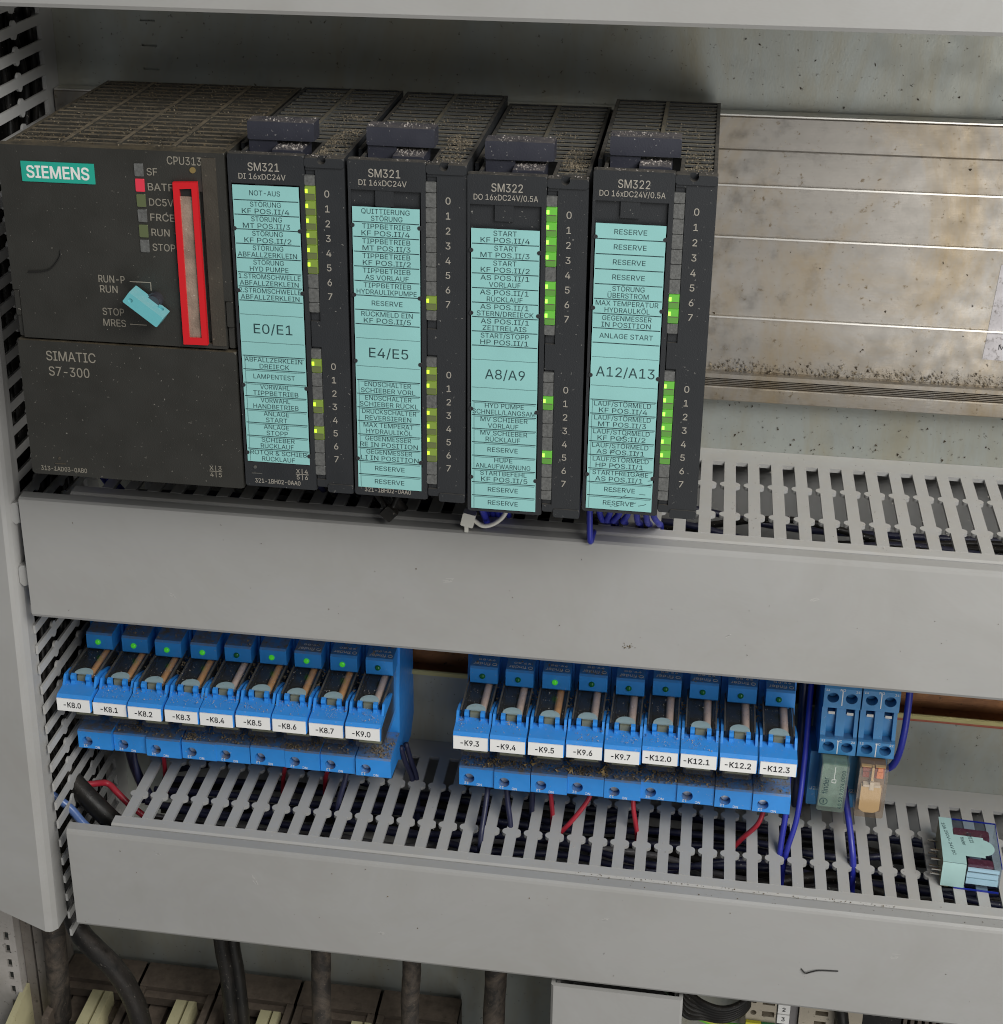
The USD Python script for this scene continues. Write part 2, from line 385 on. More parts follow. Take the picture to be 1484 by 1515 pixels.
MT['yellow_term'] = plain('terminal_yellow', (0.62, 0.58, 0.04), 0.45)
MT['gy_green'] = plain('earth_green', (0.16, 0.55, 0.05), 0.4)
MT['gy_yellow'] = plain('earth_yellow', (0.62, 0.60, 0.06), 0.4)
MT['sticker'] = grimy('rail_sticker', (0.50, 0.47, 0.48), 0.45, 0.2, 120., dark=1.6, darkcol=(0.12, 0.10, 0.09), speck=0.2, bump=0.1)
MT['green_clear'] = clear('green_clear', (0.74, 0.84, 0.78), rough=0.15, body=(0.40, 0.47, 0.42), bodyfac=0.16)
MT['green_in'] = grimy('green_interior', (0.24, 0.30, 0.26), 0.5, 0.3, 300., bump=0.2)
MT['smoke_clear'] = clear('smoke_clear', (0.92, 0.84, 0.76), rough=0.1, body=(0.40, 0.33, 0.28), bodyfac=0.06)
MT['relay_tan'] = plain('tan_bobbin', (0.62, 0.48, 0.27), 0.45)
MT['orange_coil'] = plain('glowing_orange_contact', (0.62, 0.20, 0.07), 0.4, emit=(1.0, 0.3, 0.08), estr=0.05)  # faint glow painted into contacts that are no lamp
MT['dullred'] = plain('dull_red', (0.26, 0.05, 0.035), 0.5)
MT['relay_teal'] = grimy('pale_teal_label', (0.40, 0.60, 0.58), 0.4, 0.04, 200., bump=0.03)
MT['bluecase'] = clear('blue_clear', (0.78, 0.88, 0.97), rough=0.08)
MT['pale_white'] = plain('pale_white', (0.66, 0.78, 0.78), 0.35)
MT['bluerim'] = plain('blue_rim', (0.015, 0.03, 0.30), 0.2)
MT['olive_base'] = grimy('olive_base', (0.24, 0.23, 0.15), 0.6, 0.1, 200.)
MT['maroon'] = grimy('maroon_coil', (0.13, 0.03, 0.045), 0.4, 0.4, 700., speck=0.5, speckcol=(0.4, 0.35, 0.35))
MT['dust_tan'] = plain('dust_tan', (0.22, 0.18, 0.125), 0.95)
MT['dust_pale'] = plain('dust_pale', (0.40, 0.36, 0.33), 0.9)
MT['dust_brown'] = plain('dust_brown', (0.12, 0.088, 0.05), 0.95)
MT['dust_wood'] = plain('dust_wood', (0.20, 0.155, 0.10), 0.95)
MT['dust_edge'] = grimy('dusty_cover_edge', (0.10, 0.092, 0.082), 0.7, 0.5, 300., speck=0.6, speckcol=(0.34, 0.3, 0.24))
MT['chip_dark'] = plain('chip_dark', (0.05, 0.035, 0.02), 0.95)
MT['straw'] = plain('straw_fibre', (0.36, 0.25, 0.11), 0.9)
MT['hair'] = plain('hair_dark', (0.012, 0.011, 0.01), 0.5)
MT['bracket'] = grimy('painted_bracket', (0.46, 0.43, 0.40), 0.5, 0.1, 40., dark=0.4, film=0.3, bump=0.1)
MT['channel'] = grimy('dirty_channel', (0.19, 0.17, 0.15), 0.6, 0.2, 40., dark=0.8, film=0.7, filmcol=(0.12, 0.09, 0.07), bump=0.2)

# ------------------------------------------------------------------ back plate
plate = man(box(-420, 640, 0, 2, -520, 320))
for z in (147.2, 137.4, 128.0):
    plate -= man(box(12.6, 18.9, -1, 1.4, z - .45, z + .45))
part(None, 'back_plate', unman(plate), MT['plate'], label='stained galvanised steel mounting plate behind all the devices', category='back plate', kind='structure')

# ------------------------------------------------------------------ slotted cable ducts
RX1 = 470.


def finger_poly(w, y0, y1, b1, b2, bump=1.5, bl=3.4):
    """Plan of one finger (x, y) centred on x = 0, from y0 (back) to y1 (front), with two pairs of round lugs."""
    s = sbox(-w / 2, y1, w / 2, y0)
    for b in (b1, b2):
        for sg in (-1, 1):
            s = s.union(Point(sg * (w / 2 - .25), b).buffer(1.95, 6))
        s = s.union(Polygon([(-w / 2 - .9, b), (0, b + 3.4), (w / 2 + .9, b), (0, b - 3.4)]))
    return s.buffer(.3, 3).buffer(-.3, 3).simplify(.05)


FW = 4.55
FINGER = prism_z(finger_poly(FW, -12, -74, -32.5, -58), -1.5, 0)


def h_duct(label, zt, zb, x0, lid_x0, centres, fingers=True, skip=()):
    d = thing('cable_duct', label, 'cable duct')
    # floor of the duct on the plate, lower wall, the unslotted strip at the back of the top wall, the bar the fingers end in
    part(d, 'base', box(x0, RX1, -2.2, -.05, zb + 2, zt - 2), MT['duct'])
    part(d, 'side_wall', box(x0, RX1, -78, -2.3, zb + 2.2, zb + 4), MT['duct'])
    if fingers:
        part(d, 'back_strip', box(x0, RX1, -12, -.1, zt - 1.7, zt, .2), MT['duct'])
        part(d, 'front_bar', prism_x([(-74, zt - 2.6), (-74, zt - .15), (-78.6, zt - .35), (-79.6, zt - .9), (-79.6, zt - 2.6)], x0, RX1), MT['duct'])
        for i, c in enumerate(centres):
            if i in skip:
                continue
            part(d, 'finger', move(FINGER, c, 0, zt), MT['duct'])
    # lid: flat front with rolled edges
    o = [(-78.8, zt - 2.7), (-80.2, zt - 1.0), (-84.2, zt - 1.3), (-85.2, zt - 2.0), (-85.4, zt - 3.2), (-85.4, zb + 2.6), (-84.6, zb + 1.2), (-79.5, zb + 1.0), (-79.5, zb + 2.2), (-83.4, zb + 2.6), (-83.6, zt - 3.4)]
    part(d, 'lid', prism_x(o, lid_x0, RX1 + 2), MT['lid'])
    return d


def lid_mark(mesh, mat, name, label, cat):
    p = part(None, name, mesh, mat)
    tag(p, label, cat)


h_duct('upper grey cable duct of which only the closed lid is seen along the top edge', 224, 165.3, -10, -30, [], fingers=False)
c2 = 248.5 + 9.27 * (np.arange(-27, 25) + .5)
c2 = c2[(c2 > 4) & (c2 < RX1 - 4)]
h_duct('middle grey slotted cable duct directly below the black controller modules', -21.4, -77.4, -1.0, -20.0, c2)
c3 = 332.2 + 9.175 * (np.arange(-36, 16) + .5)
c3 = c3[(c3 > 4) & (c3 < RX1 - 4)]
h_duct('lower grey slotted cable duct directly below the blue relays', -180.0, -233.6, 1.5, -16.4, c3)

# vertical duct at the left: wall facing +x at x = -23.5, slots run in y
vd = thing('cable_duct', 'tall vertical grey slotted cable duct at the left edge', 'cable duct')
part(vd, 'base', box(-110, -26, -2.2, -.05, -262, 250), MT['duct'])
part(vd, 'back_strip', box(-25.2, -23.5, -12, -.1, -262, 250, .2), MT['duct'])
VF = prism_z(finger_poly(3.9, -12, -77, -36, -60), -1.0, 0)   # x = across, y = along
VFv = (np.stack([VF[0][:, 2], VF[0][:, 1], VF[0][:, 0]], 1), VF[1][:, ::-1])
zc = 143.8 - 4.95 + 9.85 * np.arange(-42, 9)
for k, z in enumerate(zc):
    if -250 < z < 240:
        bend = 0.0
        m = move(VFv, -23.5, 0, z)
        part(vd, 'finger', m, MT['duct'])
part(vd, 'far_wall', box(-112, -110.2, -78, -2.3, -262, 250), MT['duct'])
vl = prism_z([(-115, -83.5), (-115, -85.6), (-29.0, -85.6), (-27.4, -84.9), (-26.3, -83.6), (-25.0, -81.0), (-24.7, -78.4), (-25.7, -78.4), (-26.0, -80.8), (-27.2, -82.9), (-28.4, -83.5)], -240.5, 70)
v, f = vl
low = v[:, 2] < -200
v[low, 2] = -240.5 + (-24 - v[low, 0]) * 0.43
v[low & (v[:, 1] > -79), 1] = -71.5      # the lid's side flange widens towards its lower end
vl = rotm((v, f), (0, 1, 0), 1.1, (-24, -80, -100))
part(vd, 'lid', vl, MT['lid'])
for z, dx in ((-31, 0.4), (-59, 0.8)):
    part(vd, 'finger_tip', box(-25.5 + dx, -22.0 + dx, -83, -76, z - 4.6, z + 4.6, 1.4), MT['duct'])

# continuation of ducting below, its lid only
ld = thing('cable_duct', 'short grey vertical duct cover below the lower lid, between cables and terminals', 'cable duct')
part(ld, 'lid', prism_z([(192.6, -80), (192.6, -84.2), (193.6, -85.2), (246.8, -85.2), (247.8, -84.2), (247.8, -80), (246.2, -80), (246.2, -83.2), (194.2, -83.2), (194.2, -80)], -420, -235.8), MT['lid'])
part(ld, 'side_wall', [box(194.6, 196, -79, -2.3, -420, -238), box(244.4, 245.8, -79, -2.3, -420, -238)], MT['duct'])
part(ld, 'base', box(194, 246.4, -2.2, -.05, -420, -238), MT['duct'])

# ------------------------------------------------------------------ aluminium mounting rail
Y = -8.0
prof = [(-.1, 3.7), (Y + .3, 3.7), (Y, 4.0), (Y, 9.3), (Y + .4, 9.7)]
for k in range(4):
    z = 10.0 + k * .75
    prof += [(Y + 1.4, z), (Y + .5, z + .32), (Y + .5, z + .5), (Y + 1.4, z + .62)]
prof += [(Y + .4, 13.2), (Y + .1, 13.4), (Y + .1, 15.2), (Y + 1.2, 15.8), (Y + 2.4, 15.9), (Y + 2.4, 18)]


def bead(z, h=.55, w=.45):
    return [(Y + 2.4, z - w), (Y + 2.4 - h, z - w * .3), (Y + 2.4 - h, z + w * .15), (Y + 2.4, z + w)]


for z in (38.9, 71.9, 92.6):
    prof += bead(z)
prof += [(Y + 2.4, 106.2), (Y + .6, 107.1), (Y, 107.5), (Y, 119.4), (Y + .7, 120.1), (-.1, 120.2)]
rail = thing('mounting_rail', 'wide dirty aluminium mounting rail behind the black modules, bare at right', 'mounting rail')
part(rail, 'rail_body', prism_x(prof, -22.5, RX1), MT['alu'])
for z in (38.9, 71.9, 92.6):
    part(rail, 'highlight_rib', box(-22.4, RX1 - .1, Y + 1.45, Y + 2.2, z - .2, z + .42, .2), MT['alu_highlight'])  # highlight laid over each bead as a brighter strip
part(rail, 'highlight_rib', box(-22.4, RX1 - .1, Y + .1, -1, 120.0, 120.55, .15), MT['alu_highlight'])
STK = [(346.9, 27.2), (347.6, 39), (348.6, 56), (349.2, 66), (420, 69), (420, 25.5)]
st = thing('sticker', 'speckled white sticker on the aluminium rail at the right picture edge', 'sticker')
part(st, 'sheet', prism_y(STK, Y + 2.22, Y + 2.5), MT['sticker'])
part(st, 'lettering', [text('MADE IN', 2.0, x=352.4, y=Y + 2.22, z=32.6, align='l', sx=1.15), text('TA', 1.9, x=353.4, y=Y + 2.22, z=37.2, align='l'), text('S', 2.2, x=355.2, y=Y + 2.22, z=41.2, align='l')], MT['tagink'])

# ------------------------------------------------------------------ controller (the wide module at the left)
F = -111.0
cpu = thing('controller_module', 'wide black controller module with teal maker plate, red slot frame and key', 'controller')
part(cpu, 'shade_sheet', box(2.3, 77.3, F + 8.1, -10.1, 109.95, 110.2), MT['black'])  # black sheet painted in as the shade below the slats
part(cpu, 'housing', [box(.5, 79.2, F + 4, -8.2, 3, 110), box(.5, 2.2, F + 4, -8.2, 109.9, 124.6), box(77.4, 79.2, F + 4, -8.2, 109.9, 124.6), box(2.2, 77.4, -10, -8.2, 109.9, 124.6), box(2.2, 77.4, F + 4, F + 8, 109.9, 124.9)], MT['cpu'])
up = man(box(.2, 79.4, F, F + 4, 55.8, 125.4, .5))
up -= man(box(70.2, 71.4, F - 1, F + 1.6, 57.5, 112))
up -= man(box(76.6, 81, F - 1, F + 3, 55, 73.5)) + man(box(-1, 2.6, F - 1, F + 3, 55, 73.5))
part(cpu, 'front_panel', unman(up), MT['cpu'])
part(cpu, 'edge_strip', box(71.5, 76.4, F - .35, F + .2, 57, 123.6, .25), MT['cpu_dusty'], label='dusty brownish strip beside the red frame')
for x0, x1 in ((77, 79.3), (.5, 2.3)):
    part(cpu, 'door_latch', [box(x0, x1, F + .2, F + 3, 64, 73.2, .4), box(x0 + .2, x1 - .2, F + .9, F + 3, 56, 63.6, .4)], MT['cpu'])
part(cpu, 'front_door', box(.0, 79.6, F - .5, F + 4, 2.4, 54.9, .9), MT['cpu'])
# grille: slats run across, ridges run back
gz = 124.6
for k in range(18):
    y = -12.0 - k * 5.25
    part(cpu, 'grille_slat', box(2.2, 77.4, y - .95, y + .95, gz - .9, gz + float(rng.normal(0, .1)), .2), MT['slat_cpu'])
for x in (20.5, 40, 59.5):
    part(cpu, 'grille_ridge', box(x - .8, x + .8, F + 8, -10, gz - 3.0, gz + .5, .3), MT['slat_cpu'])
part(cpu, 'grille_ridge', box(2.2, 77.4, -62.5, -60.6, gz - 3, gz + .7, .3), MT['slat_cpu'])
bp = part(cpu, 'brand_plate', box(8.3, 34.1, F - .35, F + .1, 112.9, 119.9, .1), MT['logo'])
part(bp, 'lettering', [text('SIEMENS', 4.1, width=22.2, x=21.2, y=F - .36, z=116.4, bold=True)], MT['white'])
for z, nm in ((118.6, 'led_off'), (113.3, 'led_red'), (108.0, 'led_dimgreen'), (102.7, 'led_off'), (97.3, 'led_dimgreen'), (92.0, 'led_off')):
    part(cpu, 'indicator_led', box(48.2, 51.3, F - .3, F + .6, z - 2.2, z + 2.2, .3), MT[nm])
tx = []
for s, z, w in (('SF', 118.1, 3.6), ('BATF', 112.9, 8.7), ('DC5V', 107.6, 8.5), ('FRCE', 102.3, 8.5), ('RUN', 97.0, 6.4), ('STOP', 91.7, 8.0)):
    tx.append(text(s, 2.5, width=w, x=52.4, y=F, z=z, align='l'))
tx += [text('CPU313', 2.7, width=11.8, x=65.6, y=F, z=122.3), text('RUN-P', 2.6, width=9.4, x=36.7, y=F, z=79.3), text('RUN', 2.6, width=6.3, x=35.4, y=F, z=75.6),
       text('STOP', 2.6, width=7.8, x=36.3, y=F, z=67.3), text('MRES', 2.6, width=8.2, x=36.4, y=F, z=63.2),
       text('SIMATIC', 3.6, width=18.2, x=19.2, y=F - .5, z=49.5), text('S7-300', 3.5, width=15, x=18, y=F - .5, z=43.6),
       text('313-1AD03-0AB0', 1.75, width=17.5, x=12.2, y=F - .5, z=4.9)]
ln = [box(43.2, 50.8, F - .08, F + .01, 78.65, 78.95), box(50.5, 50.8, F - .08, F + .01, 75.8, 78.65), box(42, 48, F - .08, F + .01, 62.9, 63.2)]
tx += [text('X', 1.7, x=68.1, y=F - .5, z=9.8), text('3', 1.7, x=71.2, y=F - .5, z=9.8), text('4', 1.7, x=68.1, y=F - .5, z=7.2), text('5', 1.7, x=71.2, y=F - .5, z=7.2)]
ln += [box(69.55, 69.75, F - .58, F - .49, 6.2, 10.8), box(67.3, 72.0, F - .58, F - .49, 8.42, 8.62)]
part(cpu, 'lettering', tx + ln, MT['print_dim'])
part(cpu, 'screw', cyl((68.4, F - .3, 119.3), (68.4, F + .3, 119.3), 1.05, 14), MT['brass'])
part(cpu, 'pivot_mark', [box(9.0, 13.2, F - .75, F - .45, 6.9, 7.2), cyl((10.9, F - .8, 9.2), (10.9, F - .4, 9.2), .55, 10)], MT['cpu_dusty'])
fr = Polygon([(61.4, 57.3), (70.1, 57.5), (69.9, 115.6), (61.6, 115.2)]).difference(Polygon([(63.6, 59.8), (68.1, 60.0), (68.0, 113.3), (63.7, 113.0)]))
fr = prism_y(fr, F - 1.6, F + .2)
frp = part(cpu, 'slot_frame', fr, MT['red'])
part(frp, 'dusty_window', box(63.5, 68.3, F - .8, F + .1, 59.6, 110.3), MT['dirtwin'])
part(frp, 'slot_mouth', box(63.5, 68.3, F - .5, F + .1, 110.3, 113.4), MT['black'])
ks = part(cpu, 'key_switch', [cyl((52.0, F - 2.0, 72.8), (52.0, F, 72.8), 2.9, 24), cyl((52.0, F - 3.2, 72.8), (52.0, F - 1.9, 72.8), 2.3, 24)], MT['collar'], smooth=35)
kb = man(box(-7.4, 7.4, -4.2, 4.2, -2.3, 2.3, .35)) - man(cyl((4.6, -5, 0), (4.6, -5, 6), 1.2, 16)) if False else man(box(-7.2, 7.2, F - 8.5, F - 1.4, -2.2, 2.2, .35))
kb = kb - man(cyl((4.2, F - 3.6, 1.2), (4.2, F - 3.6, 3.5), 1.25, 16)) - man(cyl((-5.2, F - 9.5, 0.0), (-5.2, F - 8.0, 0.0), .8, 14))
kb = rotm(unman(kb), (0, 1, 0), 37.5)
part(cpu, 'key', move(kb, 50.3, 0, 71.9), MT['key'], label='teal plastic key turned diagonally')

# ------------------------------------------------------------------ input/output modules
MODS = [
    dict(name='SM321', sub='DI 16xDC24V', x=80, dz=0.0, strip=(13.6, 115.1), mid='E0/E1', no='321-1BH02-0AA0', xn=('X', '4', '5', '6'), col='yel', up=(0, 1, 2, 3, 4, 5), lo=(0, 3, 5),
         a=['NOT-AUS', 'STÖRUNG|KF POS.II/4', 'STÖRUNG|MT POS.II/3', 'STÖRUNG|KF POS.II/2', 'STÖRUNG|ABFALLZERKLEIN', 'STÖRUNG|HYD PUMPE', '1.STROMSCHWELLE|ABFALLZERKLEIN', '2.STROMSCHWELLE|ABFALLZERKLEIN'],
         b=['ABFALLZERKLEIN|DREIECK', 'LAMPENTEST', 'VORWAHL|TIPPBETRIEB', 'VORWAHL|HANDBETRIEB', 'ANLAGE|START', 'ANLAGE|STOPP', 'SCHIEBER|RÜCKLAUF', 'ROTOR & SCHIEB|RÜCKLAUF'],
         label='first narrow black input module beside the controller, its cyan strip reads E0/E1'),
    dict(name='SM321', sub='DI 16xDC24V', x=120, dz=-.3, strip=(6.6, 109.6), mid='E4/E5', no='321-1BH02-0AA0', xn=None, col='yel', up=(7,), lo=(0, 1, 3, 4, 5, 6),
         a=['QUITTIERUNG|STÖRUNG', 'TIPPBETRIEB|KF POS.II/4', 'TIPPBETRIEB|MT POS.II/3', 'TIPPBETRIEB|KF POS.II/2', 'TIPPBETRIEB|AS VORLAUF', 'TIPPBETRIEB|HYDRAULIKPUMPE', 'RESERVE', 'RÜCKMELD EIN|KF POS.II/5'],
         b=['ENDSCHALTER|SCHIEBER VORL', 'ENDSCHALTER|SCHIEBER RÜCKL', 'DRUCKSCHALTER|REVERSIEREN', 'MAX TEMPERAT|HYDRAULIKÖL', 'GEGENMESSER|RE IN POSITION', 'GEGENMESSER|LI IN POSITION', 'RESERVE', 'RESERVE'],
         label='second narrow black input module, its cyan strip reads E4/E5'),
    dict(name='SM322', sub='DO 16xDC24V/0.5A', x=160.4, dz=-3.4, strip=(1.5, 104.1), mid='A8/A9', no=None, xn=None, col='grn', up=(0, 1, 2, 3, 5, 6, 7), lo=(1, 5),
         a=['START|KF POS.II/4', 'START|MT POS.II/3', 'START|KF POS.II/2', 'AS POS.II/1|VORLAUF', 'AS POS.II/1|RÜCKLAUF', 'AS POS.II/1|STERN/DREIECK', 'AS POS.II/1|ZEITRELAIS', 'START/STOPP|HP POS.II/1'],
         b=['HYD PUMPE|SCHNELL/LANGSAM', 'MV SCHIEBER|VORLAUF', 'MV SCHIEBER|RÜCKLAUF', 'RESERVE', 'HUPE|ANLAUFWARNUNG', 'STARTBEFEHL|KF POS.II/5', 'RESERVE', 'RESERVE'],
         label='third narrow black output module hanging slightly low, its cyan strip reads A8/A9'),
    dict(name='SM322', sub='DO 16xDC24V/0.5A', x=200.6, dz=-.2, strip=(4.8, 107.9), mid='A12/A13', no='322-1BH01-0AA0', xn=None, col='grn', up=(6, 7), lo=(0, 1, 2, 3, 4, 5),
         a=['RESERVE', 'RESERVE', 'RESERVE', 'RESERVE', 'STÖRUNG|ÜBERSTROM', 'MAX TEMPERATUR|HYDRAULKÖL', 'GEGENMESSER|IN POSITION', 'ANLAGE START'],
         b=['LAUF/STÖRMELD|KF POS.II/4', 'LAUF/STÖRMELD|MT POS.II/3', 'LAUF/STÖRMELD|KF POS.II/2', 'LAUF/STÖRMELD|AS POS.II/1', 'LAUF/STÖRMELD|HP POS.II/1', 'STARTFREIGABE|AS POS.II/1', 'RESERVE', 'RESERVE'],
         label='rightmost narrow black output module, its cyan strip reads A12/A13'),
]
flap = man(box(.4, 26.3, F, F + 3.5, 3.6, 125.6, .7)) - man(box(1.3, 24.7, F - 1, F + 1.3, 16, 115.6)) + man(box(9.4, 15.6, F + .3, F + 2, 110, 117.2, .2))
FLAP = unman(flap)
led_side = man(box(26.6, 39.7, F + .5, F + 4, 5.0, 122.4, .5)) + man(box(30.5, 39.6, F + .1, F + 4, 3.2, 6.4, .6)) + man(box(26.4, 39.7, F - .1, F + 4, 122.0, 125.2, .7))
led_side = led_side - man(cyl((32.2, F - 2, 124.6), (32.2, F + 3, 124.6), 1.5, 16)) - man(box(26.2, 29.9, F - 1, F + 1.2, 67.9, 121.0)) - man(box(26.2, 29.9, F - 1, F + 1.2, 7.8, 58.6))
LEDSIDE = unman(led_side)
HOUS = [box(.6, 39.4, F + 4, -8.2, 4, 110), box(.6, 1.9, F + 16, -8.2, 109.9, 124.9), box(38.2, 39.4, F + 4, -8.2, 109.9, 124.9), box(1.9, 38.2, -9.6, -8.2, 109.9, 124.9), box(28.5, 38.2, F + 4, F + 6.5, 109.9, 124.9), box(27.6, 28.8, F + 4, F + 22, 109.9, 125.0), box(3.2, 4.4, F + 4, F + 20, 109.9, 124.6)]

for mi, md in enumerate(MODS):
    t = thing('signal_module', md['label'], 'input output module', at=(md['x'], 0, md['dz']), rot=(0, [.0, .25, -.15, .1][mi], 0))
    part(t, 'housing', HOUS, MT['sm'])
    part(t, 'shade_sheet', box(2.0, 38.1, F + 24, -9.7, 109.95, 110.2), MT['black'])  # grille shade put in as a black floor
    part(t, 'front_flap', FLAP, MT['sm'])
    part(t, 'lamp_panel', LEDSIDE, MT['sm'])
    for k in range(18):
        y = -11.4 - k * 5.3
        x0 = 28.8 if y < F + 22 + 3 else 1.9
        part(t, 'grille_slat', box(x0, 38.2, y - .7, y + .7, 124.0, 124.7, .2), MT['slat'])
    part(t, 'grille_ridge', box(19.2, 20.6, F + 26, -9.6, 121.8, 125.2, .3), MT['slat'])
    # bluish release block on top
    part(t, 'release_block', [box(4.6, 27.4, F + 10.5, F + 18, 127.8, 134.0, .5), box(4.8, 14.5, F + 11.2, F + 17, 120, 127.9, .3), box(14.5, 24.8, F + 4.5, F + 17, 121, 126.2, .5), box(5, 17.6, F + 8.5, F + 13, 119, 123.4, .3)], MT['key_block'])
    # print on the flap
    tt = [text(md['name'], 2.75, width=10.6 if mi < 2 else 10.2, x=12.6 if mi < 2 else 13.4, y=F, z=121.4), text(md['sub'], 1.9, width=16 if mi < 2 else 21, x=12 if mi < 2 else 13, y=F, z=118.1)]
    if md['no']:
        tt.append(text(md['no'], 1.65, width=16.6, x=12.2, y=F, z=5.9))
    if md['xn']:
        a_, b_, c_, d_ = md['xn']
        tt += [text(a_, 1.6, x=19.8, y=F, z=10.7), text(b_, 1.6, x=22.8, y=F, z=10.7), text(c_, 1.6, x=19.8, y=F, z=8.3), text(d_, 1.6, x=22.8, y=F, z=8.3), box(21.2, 21.4, F - .08, F + .01, 7.3, 11.7), box(19, 23.6, F - .08, F + .01, 9.4, 9.6)]
        part(t, 'pivot_mark', [cyl((4.2, F - .3, 11.2), (4.2, F + .2, 11.2), .6, 10), box(2.8, 6.6, F - .2, F + .1, 8.6, 8.9)], MT['slat'])
    for i in range(8):
        tt += [text(str(i), 2.35, x=33.6, y=F + .5, z=113.1 - 5.13 * i), text(str(i), 2.35, x=33.9, y=F + .5, z=51.6 - 5.05 * i)]
    part(t, 'lettering', tt, MT['print'])
    # lamps
    hot = MT['led_%s_hot' % md['col']]; on = MT['led_' + md['col']]
    for z0, sgn in ((113.1, md['up']), (51.6, md['lo'])):
        for i in range(-1, 9):
            z = z0 - 5.1 * i
            lit = i in sgn
            e = 2.42 if 0 <= i < 8 else 1.7
            zz = z if 0 <= i < 8 else (z - .7 if i < 0 else z + .7)
            lamp = part(t, 'indicator_led' if 0 <= i < 8 else 'lamp_cover', [box(26.3, 29.7, F + .15, F + 1.4, zz - e, zz + e, .3), box(28.0, 28.5, F + .1, F + .3, zz - 1.6, zz - 1.1, .1)], on if lit else MT['led_off'])
            if lit:
                part(lamp, 'lower_lens', box(26.35, 29.65, F + .08, F + .3, zz - e + .15, zz - .45, .05), MT['led_%s_dim' % md['col']])
                part(lamp, 'hot_spot', box(26.35, 27.2, F + .02, F + .3, zz + .1, zz + 1.5, .12), hot)
                part(lamp, 'dark_gap', box(26.5, 29.6, F + .08, F + .3, zz - .45, zz - .1), MT['led_dimgreen'])
    # label strip
    z0, z1 = md['strip'][0] - md['dz'], md['strip'][1] - md['dz']
    ys = F - .35
    sx0, sx1 = 1.7, 24.3
    n = 24
    zs = np.linspace(z0, z1, n + 1)
    bow = [(.9 if mi == 0 else .25) * math.sin(math.pi * min(1, max(0, (zv - z0) / 45.))) for zv in zs]
    V, Fc = [], []
    for zv, bw in zip(zs, bow):
        V += [(sx0, ys, zv), (sx1, ys, zv), (sx0, ys + .25, zv), (sx1, ys + .25, zv)]
    for i in range(n):
        a = 4 * i; b = a + 4
        Fc += [(a, a + 1, b + 1), (a, b + 1, b), (a + 2, b + 2, b + 3), (a + 2, b + 3, a + 3), (a, b, b + 2), (a, b + 2, a + 2), (a + 1, a + 3, b + 3), (a + 1, b + 3, b + 1)]
    Fc += [(0, 2, 3), (0, 3, 1), (4 * n, 4 * n + 1, 4 * n + 3), (4 * n, 4 * n + 3, 4 * n + 2)]
    ls = part(t, 'label_strip', (np.array(V, float), np.array(Fc)), MT['paper'])
    h = (z1 - z0) / 20.0
    pr, lines = [], []
    yt = ys - .01
    xm = (sx0 + sx1) / 2

    def cell(s, zc_):
        rows = s.split('|')
        for q, row in enumerate(rows):
            w = min(21.6, len(row) * 1.42 + .6)
            hh = 1.72
            dz_ = 0 if len(rows) == 1 else (1.18 if q == 0 else -1.2)
            pr.append(text(row, hh, width=w, x=xm + float(rng.normal(0, .15)), y=yt, z=zc_ + dz_, depth=.03))
    for i, s in enumerate(md['a']):
        cell(s, z1 - h * (i + .5))
        lines.append(box(sx0 + .3, sx1 - .2, yt - .03, yt + .01, z1 - h * (i + 1) - .17, z1 - h * (i + 1) + .15))
    lines.append(box(sx0 + .3, sx1 - .2, yt - .03, yt + .01, z1 - h * 9 - .06, z1 - h * 9 + .06))
    lines.append(box(sx0 + .3, sx1 - .2, yt - .03, yt + .01, z1 - h * 11 - .06, z1 - h * 11 + .06))
    pr.append(text(md['mid'], 3.5, width=13.6 if len(md['mid']) < 6 else 19.5, x=xm + .3, y=yt, z=z1 - h * 10, depth=.03))
    for i, s in enumerate(md['b']):
        cell(s, z1 - h * (12 + i + .5))
        zz = z1 - h * (12 + i)
        lines.append(box(sx0 + .3, sx1 - .2, yt - .03, yt + .01, zz - .16, zz + .14))
        lines.append(box(sx0 + 1.2, sx1 - .5, yt - .03, yt + .01, zz - .62, zz - .5))
    lines.append(box(sx0 + .95, sx0 + 1.07, yt - .03, yt + .01, z0 + .2, z0 + 8 * h))
    part(ls, 'printed_text', pr, MT['ink'])
    part(ls, 'printed_lines', lines, MT['ink'])
    nb = []
    for zz in ([100, 78, 43, 17] if mi % 2 == 0 else [103.5, 79, 55, 18]):
        for xx in (sx0 + .05, sx1 - .05):
            part(t, 'cover_nub', cyl((xx, ys - .12, zz), (xx, ys + .3, zz), .75, 10), MT['sm'])
    if mi == 3:
        sc = []
        for q in range(26):
            x_, z_ = sx0 + 8 + rng.random() * 14, z0 + 1 + rng.random() ** 1.5 * 30
            L_ = .5 + rng.random() * 2.2; a_ = rng.normal(.25, .3)
            b_ = box(-L_ / 2, L_ / 2, -.02, .02, -.09, .09)
            sc.append(move(rotm(b_, (0, 1, 0), -math.degrees(a_)), x_, yt - .02, z_))
        part(ls, 'ink_smear', sc, MT['ink'])

